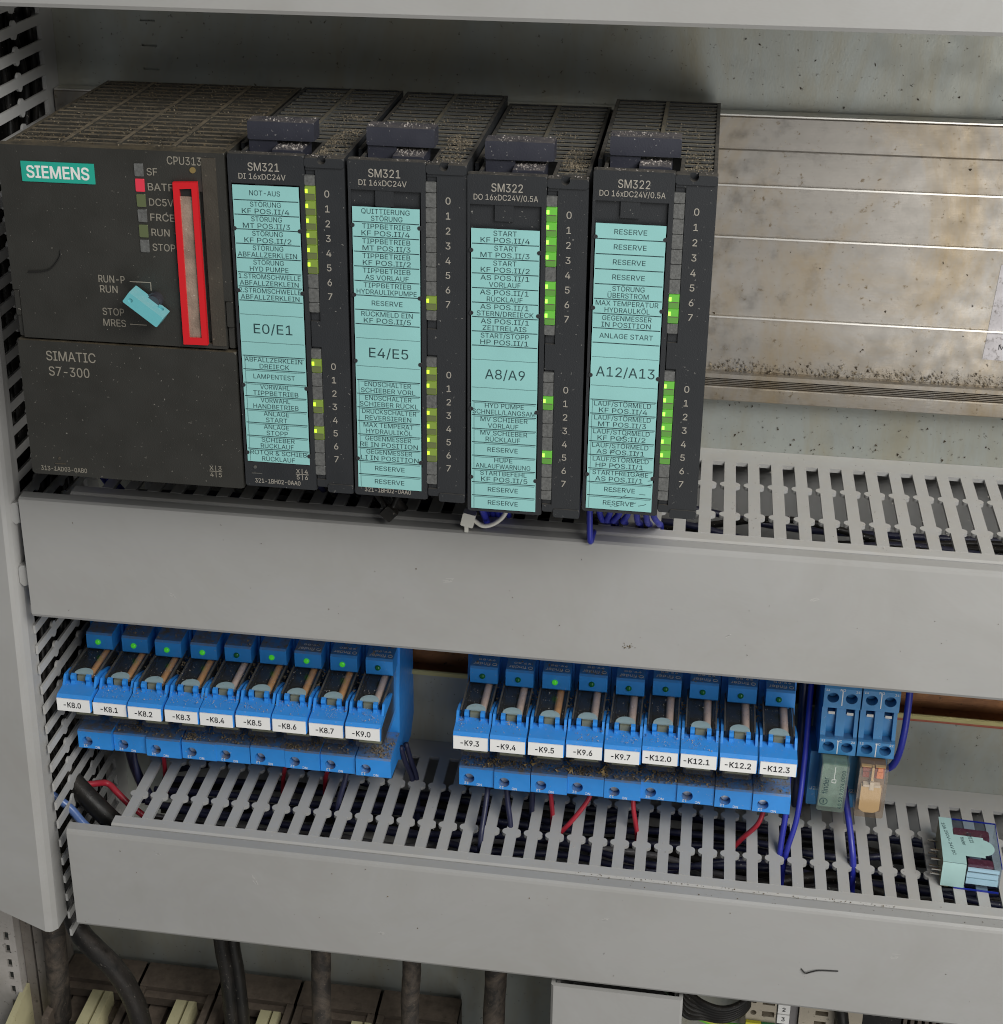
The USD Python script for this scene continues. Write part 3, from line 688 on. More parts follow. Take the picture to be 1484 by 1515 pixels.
# ------------------------------------------------------------------ relays on sockets
SOCKET = prism_x([(-6, -97), (-26, -97), (-33, -106), (-37, -128), (-38, -149.4), (-57.2, -149.4), (-58, -150.0), (-58, -158.4), (-57.2, -159.2), (-42, -160.5), (-36, -165), (-14, -168), (-6, -160)], -7.55, 7.55)
SOCKET = unman(man(SOCKET) - man(cyl((-3.4, -60, -154.9), (-3.4, -53.5, -154.9), 2.35, 20)))
CLIPP = [(-64.4, -119.7), (-73.6, -120.5), (-75.0, -121.5), (-75.0, -127.6), (-73.6, -127.6), (-73.0, -123.2), (-64.4, -122.4)]
LEDB = prism_x([(-20, -107.2), (-44.2, -108.2), (-45, -109.0), (-45, -115.6), (-44.4, -116.3), (-20, -116.3)], -5.0, 6.6)
DOME = trimesh.creation.icosphere(2, 1.25)
DOME = (np.asarray(DOME.vertices) * [1, .8, 1], np.asarray(DOME.faces))


def make_relay(cx, dz, s, lit, gname, label, k):
    t = thing('relay', label, 'relay', group=gname, at=(cx, 0, dz), rot=(float(rng.normal(0, .3)), float(rng.normal(0, .05)), float(rng.normal(0, .05))))
    part(t, 'socket', SOCKET, MT['blue_top'])
    part(t, 'terminal_screw', [cyl((-3.4, -55.3, -154.9), (-3.4, -53.0, -154.9), 1.9, 14), rotm(box(-1.9, 1.9, -55.6, -55.2, -155.2, -154.6), (0, 1, 0), float(rng.uniform(0, 180)), (-3.4 + 3.4, -55, -154.9))] if False else
         [cyl((-3.4, -55.3, -154.9), (-3.4, -53.0, -154.9), 1.8, 14)], MT['steel'], smooth=40)
    part(t, 'lettering', [text('12', 1.15, x=-4.4, y=-58, z=-157.4, rot=180), text('NC', 1.15, x=1.0, y=-58, z=-157.7, rot=180)], MT['white'])
    lb = part(t, 'lamp_block', LEDB, MT['blue_top' if gname.endswith('left bank') and k < 7 else 'blue'])
    part(lb, 'lamp_dome', move(DOME, .2, -45.1, -112.4), MT['led_dome_on' if lit else 'led_dome_off'], smooth=True)
    if gname.endswith('right bank') or k >= 6:
        part(lb, 'lettering', [text('finder', 1.9, width=7.2, x=-.3, y=-42.3, z=-108.05, rot=180, face='top'), prism_z(Point(5.0, -42.3).buffer(1.0, 10).difference(Point(5.0, -42.3).buffer(.75, 10)), -108.05, -107.97), text('99.80', 1.1, width=7, x=1.4, y=-39.4, z=-107.9, rot=180, face='top')], MT['white'])
    # plug-in relay inside its clear cover
    rb = part(t, 'relay_cover', box(-5.7, 6.1, -64.2, -36, -139.0, -116.5, .8), MT['relay_clear'])
    part(rb, 'relay_frame', [box(-5.1, 5.5, -62.6, -38, -138.3, -121.0, .4), box(-5.3, -4.5, -62.4, -40, -130, -117.4, .2), box(4.9, 5.7, -62.4, -40, -130, -117.4, .2), box(-4.4, .2, -55, -40, -121.1, -118.6, .3)], MT['relay_in'])
    part(rb, 'coil', cyl((2.6, -40, -118.9), (2.6, -60.5, -118.9), 1.6, 14), MT['copper_pale' if (k != 2 if gname.endswith('right bank') else k in (4, 8)) else 'copper'], smooth=40)
    for ex in (-5.75, 6.15):
        part(rb, 'dusty_edge', box(ex - .28, ex + .28, -63.6, -38, -117.2, -116.3 + float(rng.normal(0, .06)), .12), MT['dust_edge'])
    disc = prism_z(Point(0.2, -62.6).buffer(4.0, 12).intersection(sbox(-6, -62.6, 6, -50)).simplify(.05), -117.6, -116.9)
    part(rb, 'armature', disc, MT['armature'])
    part(rb, 'yoke', box(-1.9, 2.3, -64.5, -63.2, -122.0, -117.2, .2), MT['olive'])
    part(rb, 'lower_frame', box(-4.6, 5.0, -63.3, -62.0, -137.4, -136.2, .2), MT['olive'])
    # blue retaining clip with two prongs and two side arms
    clip = [prism_x(CLIPP, -7.3, 7.3)]
    for px in (-3.1, 3.5):
        clip.append(prism_x([(-64.6, -120.2), (-64.6, -117.6), (-64.3, -116.2), (-65.2, -115.5), (-66.6, -115.9), (-67.0, -117.2), (-66.4, -118.6), (-67.2, -120.4)], px - .85, px + .85))
    for px in (-6.8, 6.8):
        clip.append(prism_x([(-50, -121.6), (-51, -120.2), (-60, -116.8), (-65.4, -116.2), (-68.5, -120.6), (-64, -122.2), (-54, -122.4)], px - .5, px + .5))
    cl = part(t, 'retaining_clip', clip, MT['blue_clip'])
    tg = part(cl, 'name_tag', box(-7.05 + float(rng.normal(0, .12)), 7.0 + float(rng.normal(0, .12)), -75.5, -75.05, -127.5 + float(rng.normal(0, .15)), -121.6, .08), MT['tagwhite'])
    part(tg, 'lettering', [text(s, 2.5, width=7.6 if len(s) < 6 else 10.2, x=-.4 + float(rng.normal(0, .3)), y=-75.51, z=-124.4, depth=.04, bold=True)], MT['tagink'])
    return t


ORD = ['first', 'second', 'third', 'fourth', 'fifth', 'sixth', 'seventh', 'eighth', 'last']
B1 = ['-K8.0', '-K8.1', '-K8.2', '-K8.3', '-K8.4', '-K8.5', '-K8.6', '-K8.7', '-K9.0']
B2 = ['-K9.3', '-K9.4', '-K9.5', '-K9.6', '-K9.7', '-K12.0', '-K12.1', '-K12.2', '-K12.3']
for i, s in enumerate(B1):
    make_relay(-11.0 + 15.36 * i, float(rng.normal(0, .3)) - .3, s, i not in (4, 8), 'blue relays of the left bank', f'{ORD[i]} blue relay in the left bank, white tag reads {s[1:]}', i)
for i, s in enumerate(B2):
    make_relay(156.6 + 15.2 * i, float(rng.normal(0, .3)) + .35 * i / 2 + .3, s, i == 2, 'blue relays of the right bank', f'{ORD[i]} blue relay in the right bank, white tag reads {s[1:]}', i)

# ------------------------------------------------------------------ DIN rail and two screw-terminal relay sockets
dr = thing('din_rail', 'stained rail with shade painted in brown and a yellowish zinc edge that carries the relays', 'mounting rail')
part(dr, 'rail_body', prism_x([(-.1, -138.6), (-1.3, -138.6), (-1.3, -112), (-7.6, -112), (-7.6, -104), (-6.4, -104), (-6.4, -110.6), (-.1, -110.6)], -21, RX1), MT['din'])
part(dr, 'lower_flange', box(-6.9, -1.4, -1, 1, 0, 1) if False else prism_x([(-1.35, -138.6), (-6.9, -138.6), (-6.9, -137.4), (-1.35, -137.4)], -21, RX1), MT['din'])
part(dr, 'lower_lip', prism_x([(-6.95, -139.2), (-7.4, -139.6), (-8.0, -139.2), (-8.1, -137.4), (-7.7, -136.9), (-6.95, -137.0)], -21, RX1), MT['din_lip'])

def screw_socket(cx, label, dz):
    t = thing('relay_socket', label, 'relay socket', at=(cx, 0, dz))
    pr = [(-6, -98), (-34, -98), (-38.5, -103.5), (-40, -106.5), (-40, -115.8), (-37.5, -117.2), (-39.5, -129.6), (-41, -130.4), (-41, -137.6), (-40, -138.4), (-26, -140), (-26, -160), (-22, -168), (-8, -168), (-6, -150)]
    b = man(prism_x(pr, -7.4, 7.4))
    for hx in (-3.7, 3.7):
        b -= man(cyl((hx, -45, -110.9), (hx, -34, -110.9), 2.4, 20)); b -= man(cyl((hx, -46, -134.0), (hx, -35, -134.0), 2.4, 20))
        b -= man(box(hx - 1.9 + .3, hx + 1.9 + .3, -44, -36.4, -130.0, -117.2))
        b -= man(box(hx - 1.6 + .3, hx + 1.6 + .3, -44, -32.0, -120.6, -117.0))
    part(t, 'socket_body', unman(b), MT['blue_dark'])
    sc = []
    for hx in (-3.7, 3.7):
        sc += [cyl((hx, -36.2, -110.9), (hx, -33, -110.9), 1.9, 14), cyl((hx, -37.2, -134), (hx, -34, -134), 1.9, 14)]
    for q in sc:
        part(t, 'terminal_screw', q, MT['blue_dark'], smooth=40)
    for hx in (-3.7, 3.7):
        part(t, 'clamp_plate', rotm(box(hx - 1.3 + .3, hx + 1.3 + .3, -37.6, -37.0, -120.5, -119.4), (1, 0, 0), -20, (hx, -37.3, -120.0)), MT['dull_steel'])
    part(t, 'printed_lines', [box(-.18, .18, -40.06, -39.9, -114.5, -107.5), box(-.18, .18, -41.06, -40.9, -137.4, -131)], MT['white'])
    part(t, 'lettering', [text('NO', 1.1, x=0, y=-40, z=-107.2 + .2), text('14', 1.0, x=-6, y=-40, z=-107.4), text('24', 1.0, x=6, y=-40, z=-107.4), text('NC', 1.0, x=.6, y=-41, z=-131.0), text('12', 1.0, x=-6, y=-41, z=-131.2), text('22', 1.0, x=6, y=-41, z=-131.2)], MT['white'])
    # side post seen left of the relay
    part(t, 'lower_terminal', box(-9.8, -5.6, -34, -16, -169, -142, .5), MT['blue_dark'])
    part(t, 'lower_lettering', [text('J2', 1.6, x=-7.6, y=-34, z=-160.5)], MT['white'])
    return t


screw_socket(304.2, 'blue screw terminal socket holding the green plug-in relay', 0)
screw_socket(319.6, 'blue screw terminal socket holding the smoky brown plug-in relay', .2)
gr = thing('plug_relay', 'clear greenish plug-in relay with black print below a blue socket', 'relay', at=(303.4, -34.5, -149.8), rot=(0, 1.5, 0))
part(gr, 'cover', box(-5.6, 5.6, -13, 13, -11.7, 11.4, .8), MT['green_clear'])
part(gr, 'interior', box(-4.9, 4.9, -11.0, 12, -11.0, 10.6, .4), MT['green_in'])
part(gr, 'printed_text', [rotm(text('finder', 2.2, width=7.6, x=0, y=-13, z=0), (0, 1, 0), -90) , ], MT['ink']) if False else None
_g = rotm(text('finder', 2.3, width=8.2, x=0, y=0, z=0), (0, 1, 0), -90)
_g2 = rotm(text('40.52.9.024.0000', 1.5, width=19, x=0, y=0, z=0), (0, 1, 0), -90)
ring = prism_y(Point(-3.1, -7.0).buffer(1.7, 16).difference(Point(-3.1, -7.0).buffer(1.4, 16)), -13.09, -13)
part(gr, 'printed_text', [move(_g, -3.1, -13.01, .9), move(_g2, 3.6, -13.01, -.4), ring, box(-3.3, -2.9, -13.09, -13, -7.9, -6.2)], MT['ink'])
part(gr, 'diagram', [box(-.1, .1, -13.09, -13, 4, 10.5), box(-.9, .9, -13.09, -13, 2.6, 2.8), box(-.9, .9, -13.09, -13, 4.2, 4.4), box(-.9, -.7, -13.09, -13, 2.6, 4.4), box(.7, .9, -13.09, -13, 2.6, 4.4)], MT['white'])
br = thing('plug_relay', 'smoky brown clear plug-in relay with tan bobbin and orange contacts with a painted glow', 'relay', at=(318.9, -34.5, -150.0), rot=(0, .6, 0))
part(br, 'cover', box(-5.8, 5.8, -13, 13, -12.6, 11.8, .6), MT['smoke_clear'])
part(br, 'frame', box(-5.1, 5.1, -9.5, 12, -12, 11.2, .3), plain('brown_frame', (0.22, 0.165, 0.12), .5))
part(br, 'bobbin', prism_y(sbox(-4.1, -6, 4.1, 1.6).union(Point(0, -6.4).buffer(5.2, 16).intersection(sbox(-4.1, -11.3, 4.1, -5))), -11.6, -9.4), MT['relay_tan'])
part(br, 'bobbin_top', [box(-3.4, -.9, -12, -9.4, 1.7, 2.6, .1), box(1.0, 3.5, -12, -9.4, 1.7, 2.6, .1), box(-.8, .9, -12, -9.4, .2, 3.9, .1)], MT['white_cable_tie'])
part(br, 'contact', [box(1.6, 4.1, -11, -9.4, 5.6, 8.6, .2), box(1.9, 3.9, -11, -9.4, 8.9, 10.8, .2)], MT['orange_coil'])
part(br, 'contact', [box(-4, -1.4, -10.6, -9.4, 5.4, 8.0, .2), box(-4.2, -.6, -10.2, -9.4, 8.2, 10.6, .2), box(.9, 4.6, -10.0, -9.4, 4.9, 10.9, .2)], MT['dullred'])
part(br, 'divider', [box(-.55, .35, -11.6, -9.4, 4.6, 11.0, .1), box(-4.8, -.8, -11, -9.4, 10.7, 11.2), box(.8, 4.8, -11, -9.4, 10.95, 11.3)], MT['relay_tan'])

# loose relay lying on the lower duct
lr = thing('loose_relay', 'loose clear blue relay with pale teal label lying on the lower duct', 'relay', at=(359.6, -51.0, -180.0), rot=(0, 0, -2.5))
part(lr, 'case', box(-8.2, 11.4, -14.2, 14.2, .15, 12.6, .7), MT['bluecase'])
part(lr, 'base', [box(-11.3, -8.0, -14.0, 14.0, .2, 12.2, .3)], MT['olive_base'])
part(lr, 'case_edge', [box(-6, 11.5, -14.45, -14.15, .05, .8), box(-8.1, 11.5, 14.15, 14.4, 12.0, 12.6), box(11.35, 11.6, -14.2, 14.2, 12.1, 12.65)], MT['bluerim'])
lbl = sbox(-11.35, -14.1, -6.2, 14.1).union(sbox(-6.3, -9.0, 5.6, 3.6)).union(Point(4.6, -2.7).buffer(5.0, 12).intersection(sbox(4, -9, 12, 3.6))).union(sbox(-6.3, -14.1, -2.2, -8.9))
lp = part(lr, 'label', [prism_z(lbl.simplify(.05), 12.62, 12.75), box(-11.35, -2.2, -14.35, -14.22, .8, 12.5)], MT['relay_teal'])
tl = text('10A 250V~ 24V DC', 1.3, width=20, x=0, y=0, z=12.76, face='top', rot=-80)
part(lp, 'printed_text', [move(tl, -8.2, .5, 0), move(text('D2015', 1.6, width=6, x=0, y=0, z=12.76, face='top', rot=-80), .5, 2.5, 0), move(text('finder', 1.4, width=5, x=0, y=0, z=12.76, face='top', rot=-80), -2.5, 0, 0)], MT['ink'])
part(lr, 'coil', box(-5.8, 8.4, 4.4, 9.4, 3, 11.9, .8), MT['maroon'])
part(lr, 'contact_carrier', [box(-1.4, 8.4, -13.0, -9.3, 8.6, 12.0, .5)], MT['maroon'])
part(lr, 'inner_frame', [box(-1.6, 10.6, -13.9, -12.6, 6.2, 8.2), box(-1.6, 10.8, -13.9, -13.0, 3.0, 5.6), box(-1.4, 10.8, -13.9, -13.1, 9.2, 10.6)], MT['pale_white'])
for (py, pz) in ((9, 4), (2, 3.2), (-3, 9), (-5.5, 3), (-8, 8.5), (-10.5, 3.2), (-12.5, 7)):
    part(lr, 'pin', box(-15.2, -11.2, py - .35, py + .35, pz - .25, pz + .25), MT['steel'])

# ------------------------------------------------------------------ wires
def wire(pts, r, mat, label, group=None, name='wire', catg='wire', n=8, wob=0):
    p = part(None, name, tube(pts, r, n=n, wob=wob), MT[mat], smooth=True)
    tag(p, label, catg, group)


ZT3 = -181
REDS = [((186.3, -46, -160), (186.8, -45, -170), (187.6, -44, -181), (188, -46, -195), 'red wire dropping below relay K9.5'),
        ((205.5, -44, -160), (202.5, -47, -169), (194.5, -51, -180), (187, -50, -190), 'red wire slanting left below relay K9.6'),
        ((221.6, -46, -160), (222.3, -49, -169), (224.2, -49, -181), (225, -47, -196), 'red wire standing straight under the fifth relay of the right bank'),
        ((277.5, -45, -160), (274.5, -49.5, -169.5), (268.2, -47.5, -180.2), (263, -46, -190), 'red wire curving left below relay K12.3'),
        ((10.6, -40, -160), (10.8, -38, -170), (10.4, -36, -181), (10, -36, -196), 'red wire below relay K8.1 near the left duct'),
        ((70.8, -42, -160), (68, -38, -172), (65, -33, -182), (64, -33, -195), 'short red wire below relay K8.5'),
        ((88.8, -42, -160), (87, -38, -172), (84.5, -34, -182), (84, -34, -195), 'tiny red wire end under the seventh relay of the left bank')]
for a, b, c, d, lb in REDS:
    wire([a, b, c, d], 1.05, 'wire_red', lb)
NAVY = [((120.0, -38, -157), (121.6, -35, -168), (123.4, -30, -181), (124, -32, -200), 'dark wire leaving the right end of the left relay bank'),
        ((121.5, -34, -158), (123.4, -32, -169), (125.2, -29, -181), (126, -32, -200), 'second dark wire at the right end of the left relay bank'),
        ((98.5, -46, -160), (97.5, -48, -168), (94.4, -51.5, -181), (93, -54, -196), 'dark wire dropping below relay K8.7'),
        ((160.3, -46, -160), (160.0, -56, -170), (159.4, -66, -180.5), (159, -70, -200), 'dark blue wire dropping below relay K9.3'),
        ((167.5, -46, -160), (168.6, -50, -170), (170.8, -55, -181), (171, -58, -200), 'thick dark wire dropping below relay K9.4'),
        ((178.6, -44, -160), (178.6, -43, -170), (178.4, -43, -181), (178, -43, -196), 'dark wire dropping between relays K9.4 and K9.5'),
        ((-2, -40, -160), (-1, -42, -172), (0.5, -44, -182), (2, -44, -196), 'dark wire below relay K8.0')]
for a, b, c, d, lb in NAVY:
    wire([a, b, c, d], 1.2, 'wire_navy', lb)
wire([(293.5, -14, -92), (293, -22, -118), (292, -36, -146), (290, -49, -165), (286.3, -55, -181), (285, -58, -205)], 1.15, 'wire_blue', 'bright blue wire right of relay K12.3 running down into the duct')
wire([(285.5, -30, -140), (285.6, -46, -160), (284.4, -52, -174), (283.8, -55, -183), (283, -56, -205)], 1.25, 'wire_blue', 'shorter blue wire tucked beside relay K12.3')
for k in range(5):
    wire([(288.6 + 1.0 * k, -14 - 2 * (k % 3), -92), (289.8 + .9 * k, -18 - 2.5 * (k % 2), -125), (290.5 + .7 * k, -20, -150), (291.0 + .5 * k, -22, -182), (291, -24, -205)], 1.2, 'wire_navy',
         'dark wires bundled in the gap right of relay K12.3', group='dark wires between relay bank and screw sockets')
wire([(309.0, -24, -150), (310.0, -36, -160), (312.6, -52, -172), (313.8, -58, -182), (314, -60, -204)], 1.35, 'wire_blue', 'bright blue wire between the green and brown plug-in relays')
wire([(332.6, -16, -86), (332.2, -28, -112), (331.6, -30, -134), (330.0, -26, -150), (325.6, -20, -160), (321, -18, -172)], 1.5, 'wire_blue', 'bright blue wire right of the brown relay socket')
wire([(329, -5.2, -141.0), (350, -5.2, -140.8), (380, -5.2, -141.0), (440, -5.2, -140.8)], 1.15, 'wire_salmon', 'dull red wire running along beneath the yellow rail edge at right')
# loops below the modules
for k, (x0, x1) in enumerate(((202.0, 202.6), (205.5, 206.2), (209.5, 208.0), (213, 210.4), (216, 214), (219, 219.5), (222.5, 223), (225, 227))):
    wire([(x0, -92, 3), (x0 + .1, -88, -8), (x1, -87 if k == 0 else -80, -16 - (5.5 if k == 0 else 0)), (x1 + .6, -79 if k == 0 else -72, -22 if k == 0 else -21), (x1 + 1, -62, -34)], 1.15, 'wire_blue',
         'blue wire at the left corner below the A12/A13 module' if k == 0 else 'blue wires bundled below the A12/A13 module', group=None if k == 0 else 'blue wires below the A12/A13 module')
for k in range(6):
    wire([(159.5 + 2.2 * k, -90, 2), (160 + 2.2 * k, -83, -9), (160.6 + 2 * k, -75, -19), (161.4 + 1.9 * k, -62, -34)], 1.1, 'wire_blue', 'blue wires bundled below the A8/A9 module', group='blue wires below the A8/A9 module')
for k in range(3):
    wire([(3.5 + 2.4 * k, -70, 2), (4.5 + 2.4 * k, -66, -14), (6.5 + 2.2 * k, -63, -24), (10 + 2 * k, -58, -33)], 1.1, 'wire_blue', 'blue wires below the wide controller', group='blue wires below the controller')
for k in range(5):
    wire([(92 + 4.6 * k, -74, 3), (94 + 4.6 * k, -70, -12), (97 + 5 * k, -62, -23), (101 + 5 * k, -54, -36)], 1.2, 'wire_navy', 'dark wires below the E0/E1 module', group='dark wires below the E0/E1 module')
wire([(159.9, -96, 78), (159.7, -98, 50), (160.0, -98, 20), (161.5, -92, -2), (163, -80, -20), (164, -70, -34)], 1.3, 'wire_blue', 'blue wire running down the gap between E4/E5 and A8/A9 modules')
# wires inside the ducts
for q, (zc0, col) in enumerate([(-200, 'wire_navy'), (-205, 'cable'), (-197, 'wire_navy'), (-210, 'cable'), (-201, 'wire_navy'), (-194, 'wire_navy'), (-206, 'wire_grey'), (-199, 'wire_navy'), (-196, 'wire_navy'), (-203, 'cable'), (-206, 'wire_red'), (-204, 'wire_navy'), (-199, 'cable'), (-195, 'wire_navy'), (-207, 'wire_navy')]):
    y0 = -10 - (q * 4.6) % 66
    pts = [(x, y0 + rng.normal(0, 3.5), zc0 + rng.normal(0, 2.2)) for x in np.linspace(4, 460, 13)]
    wire(pts, 1.5 if col != 'cable' else 2.6, col, 'wires lying inside the lower duct, seen through its slots', group='wires inside the lower duct')
for q in range(9):
    y0 = -12 - (q * 6.7) % 62
    pts = [(x, y0 + rng.normal(0, 3.0), -46 + rng.normal(0, 3)) for x in np.linspace(2, 460, 11)]
    wire(pts, 1.5, ['wire_navy', 'cable', 'cable'][q % 3], 'wires lying inside the middle duct, seen through its slots', group='wires inside the middle duct')
for q in range(12):  # unseen cables added to darken the gaps between the fingers
    x0, y0 = -35.5 - 9.5 * (q % 2) - (q // 8) * 8, -9 - 9.6 * (q % 8) * .95
    pts = [(x0 + rng.normal(0, 1.2), y0 + rng.normal(0, 1.2), z) for z in np.linspace(240, -165 if 3 < q < 6 else -236, 12)]
    wire(pts, 4.4, 'cable', 'added black cables that darken the slots of the vertical duct at the left', group='added cables inside the vertical duct', name='cable', catg='cable', n=10)
for q in range(5):
    pts = [(-29 + rng.normal(0, .8), -16 - 11 * q + rng.normal(0, 3), z) for z in np.linspace(240, -250, 14)]
    wire(pts, 1.3, 'cable', 'wires running inside the vertical duct at the left', group='wires inside the vertical duct')
# cable passing from the vertical duct into the lower duct
wire([(-44, -44, -172), (-33, -50, -177), (-23, -55, -183), (-13, -58, -191), (-4, -58, -200), (8, -56, -207), (40, -50, -210)], 4.6, 'cable', 'thick black cable entering the lower duct from the vertical duct', name='cable', catg='cable', n=18, wob=.03)
wire([(-33, -64, -180), (-24, -64, -187), (-17, -65, -195), (-9, -65, -200), (10, -60, -206)], 1.9, 'wire_ltblue', 'light blue wire curving beneath the thick black cable')
wire([(-24, -52, -184), (-19.0, -48, -185.6), (-14.5, -43.5, -188.2), (-9.0, -46, -190.8), (-2, -48, -196), (8, -48, -204)], 1.5, 'wire_red', 'red wire behind the thick black cable at the left')
wire([(-8, -30, -166), (-6, -34, -178), (-2, -36, -190), (4, -38, -200)], 2.2, 'wire_navy', 'dark wire behind relay K8.0 entering the lower duct')

# cable ties
ct = thing('cable_tie', 'white nylon cable tie round the blue wires below the A8/A9 module', 'cable tie')
part(ct, 'head', [rotm(box(154.6, 159.4, -86.4, -82.4, -20.0, -14.6, .5), (0, 1, 0), 12, (157, -84, -17.3)), box(155.6, 157.0, -85.6, -84.2, -22.6, -19.6)], MT['white_cable_tie'])
part(ct, 'strap', tube([(158.8, -84, -18.0), (162.5, -84.5, -20.0), (167.0, -84, -18.6), (170.6, -83, -14.6), (171.4, -81, -8), (168, -76, -2)], .85, n=8), MT['white_cable_tie'], smooth=True)
bt = thing('cable_tie', 'black cable tie with square head hanging over the middle lid', 'cable tie')
part(bt, 'head', rotm(box(124.9, 129.9, -88.4, -85.6, -18.6, -13.6, .5), (0, 1, 0), 42, (127.4, -87, -16.1)), MT['cable'])
part(bt, 'strap', [tube([(126.2, -86.5, -14.2), (120.6, -83, -9), (114.5, -77, -5), (110, -68, -2)], 1.1, n=8), tube([(128.6, -86.5, -14.2), (130.8, -83, -9), (133.5, -77, -5), (137, -68, -2)], 1.1, n=8)], MT['cable'], smooth=True)
for k in range(4):
    wire([(115 + 4 * k, -70, 2), (119 + 2.4 * k, -78, -6), (124 + 1.6 * k, -80, -14), (128 + k, -68, -26)], 1.6, 'cable', 'black wires gathered by the black cable tie', group='black wires at the black cable tie')

# hair strand on the controller
wire([(19.4, F - .5, 88.9), (19.0, F - .6, 86.6), (15.8, F - .5, 82.6), (12.6, F - .5, 81.1), (6.8, F - .5, 80.5)], .22, 'hair', 'dark curved fibre lying on the front of the controller', name='fibre', catg='fibre', n=6)
wire([(294.2, -85.7, -211.5), (296.0, -85.9, -213.2), (298.2, -85.9, -212.3), (301.5, -85.7, -211.2), (308.9, -85.6, -210.6)], .28, 'hair', 'dark curled fibre stuck on the lowest lid', name='fibre', catg='fibre', n=6)

# ------------------------------------------------------------------ bottom: fuse housings, cables, terminals
hx = [-61.0, -20.5, 20.0, 60.5, 101.3, 142.0]
names = ['leftmost brown fuse housing beneath the lowest lid, partly behind the thick black cable', 'second brown fuse housing from the left beneath the lowest lid', 'third brown fuse housing from the left beneath the lowest lid',
         'fourth brown fuse housing from the left beneath the lowest lid', 'rightmost brown fuse housing beneath the lowest lid']
fins = [-35.5, 7.8, 50.8, 96.5, 136]
for k in range(5):
    a, b = hx[k] + .8, hx[k + 1] - .8
    t = thing('fuse_housing', names[k], 'fuse housing')
    part(t, 'body', [box(a, b, -18.5, -2.4, -334.2, -330.6, .4), box(a, a + 3.4, -46, -2.4, -400, -331.2, .4), box(b - 3.4, b, -46, -2.4, -400, -331.2, .4), box(a + 3.4, b - 3.4, -7, -2.4, -400, -334.1), box(a + 3.4, b - 3.4, -23, -18.6, -337.6, -333.0, .4), box(a + 3.4, b - 3.4, -17, -7, -400, -343)], MT['brown'])
    part(t, 'inner_block', [box(a + 5, a + 14, -36, -17.1, -400, -341.5, .8), box(b - 12, b - 4.6, -33, -17.1, -400, -339, .8), cyl((a + 17.5, -30, -347), (a + 17.5, -17, -347), 4.2, 14), cyl((b - 8.4, -38, -345), (b - 8.4, -33, -345), 2.2, 12)], MT['brown'])
    for s_, w in ((-3.0, 2.6), (2.3, 1.5)):
        x = fins[k] + s_
        fm = prism_x([(-24, -400), (-24, -331.5), (-26.5, -328.8), (-60, -328.8), (-64, -333), (-64, -400)], x - w, x + w)
        part(t, 'cream_fin', fm, MT['cream'])
fm = thing('cream_lever', 'single cream plastic lever at the lower left corner', 'lever')
part(fm, 'blade', prism_x([(-23, -400), (-23, -333), (-26, -330.4), (-66, -338), (-66, -400)], -77.8, -74.8), MT['cream'])
br_ = thing('perforated_bracket', 'pale perforated metal bracket at the lower left edge', 'bracket')
bm = man(box(-120, -77.6, -31.5, -30, -420, -262))
for z in (-296, -304, -313, -321, -330, -339):
    bm -= man(box(-82.2, -79.6, -35, -25, z - 2.6, z + 2.2))
bm += man(box(-77.7, -76.2, -31.5, -2.3, -420, -262))
part(br_, 'sheet', unman(bm), MT['bracket'])
ch = thing('grooved_channel', 'grimy grooved grey channel between bracket and dirty pipe', 'channel')
part(ch, 'rail_body', [box(-75.5, -70.5, -26, -2.3, -420, -262, .4), box(-70.6, -68.8, -22, -2.3, -420, -262), box(-68.9, -63.2, -27, -2.3, -420, -262, .4), box(-63.3, -61, -22, -2.3, -420, -262)], MT['channel'])
wire([(-54, -34, -255), (-54.5, -34, -300), (-56.5, -34, -350), (-57, -34, -420)], 5.6, 'cable_dirty', 'dust caked brown pipe running down at the lower left', name='pipe', catg='pipe', n=20, wob=.03)
wire([(-38, -44, -236), (-37.5, -47, -254), (-33.5, -50, -269), (-26, -52, -277), (-17.6, -52, -287), (-11, -51, -302), (-7, -50, -324), (-4, -48, -380)], 5.0, 'cable_dusty', 'thick black cable bending out from under the vertical lid', name='cable', catg='cable', n=20, wob=.02)
CB = [((34.2, -47, -236), (34.6, -46, -272), (36.2, -45, -300), (37, -45, -380), 3.4, 'cable_dusty', 'black cable below the lowest lid, left strand of the first pair'), ((38.6, -42, -236), (38.8, -42, -272), (40.6, -42, -300), (42.5, -42, -380), 3.2, 'cable', 'black cable below the lowest lid, right strand of the first pair'),
      ((82.0, -45, -236), (82.1, -45, -272), (81.2, -45, -300), (80.5, -45, -380), 4.6, 'cable_dirty', 'dust caked cable in the middle below the lowest lid'),
      ((124.6, -45, -236), (124.8, -45, -272), (123.6, -45, -300), (123, -45, -380), 4.3, 'cable_dirty', 'dust caked cable below the lowest lid, between two brown housings'),
      ((163.6, -45, -236), (163.8, -45, -272), (163.0, -45, -300), (162, -45, -380), 5.0, 'cable_dirty', 'dust caked cable below the lowest lid, nearest the grey cover')]
for a, b, c, d, r, mt, lb in CB:
    wire([a, b, c, d], r, mt, lb, name='cable', catg='cable', n=18, wob=.05)
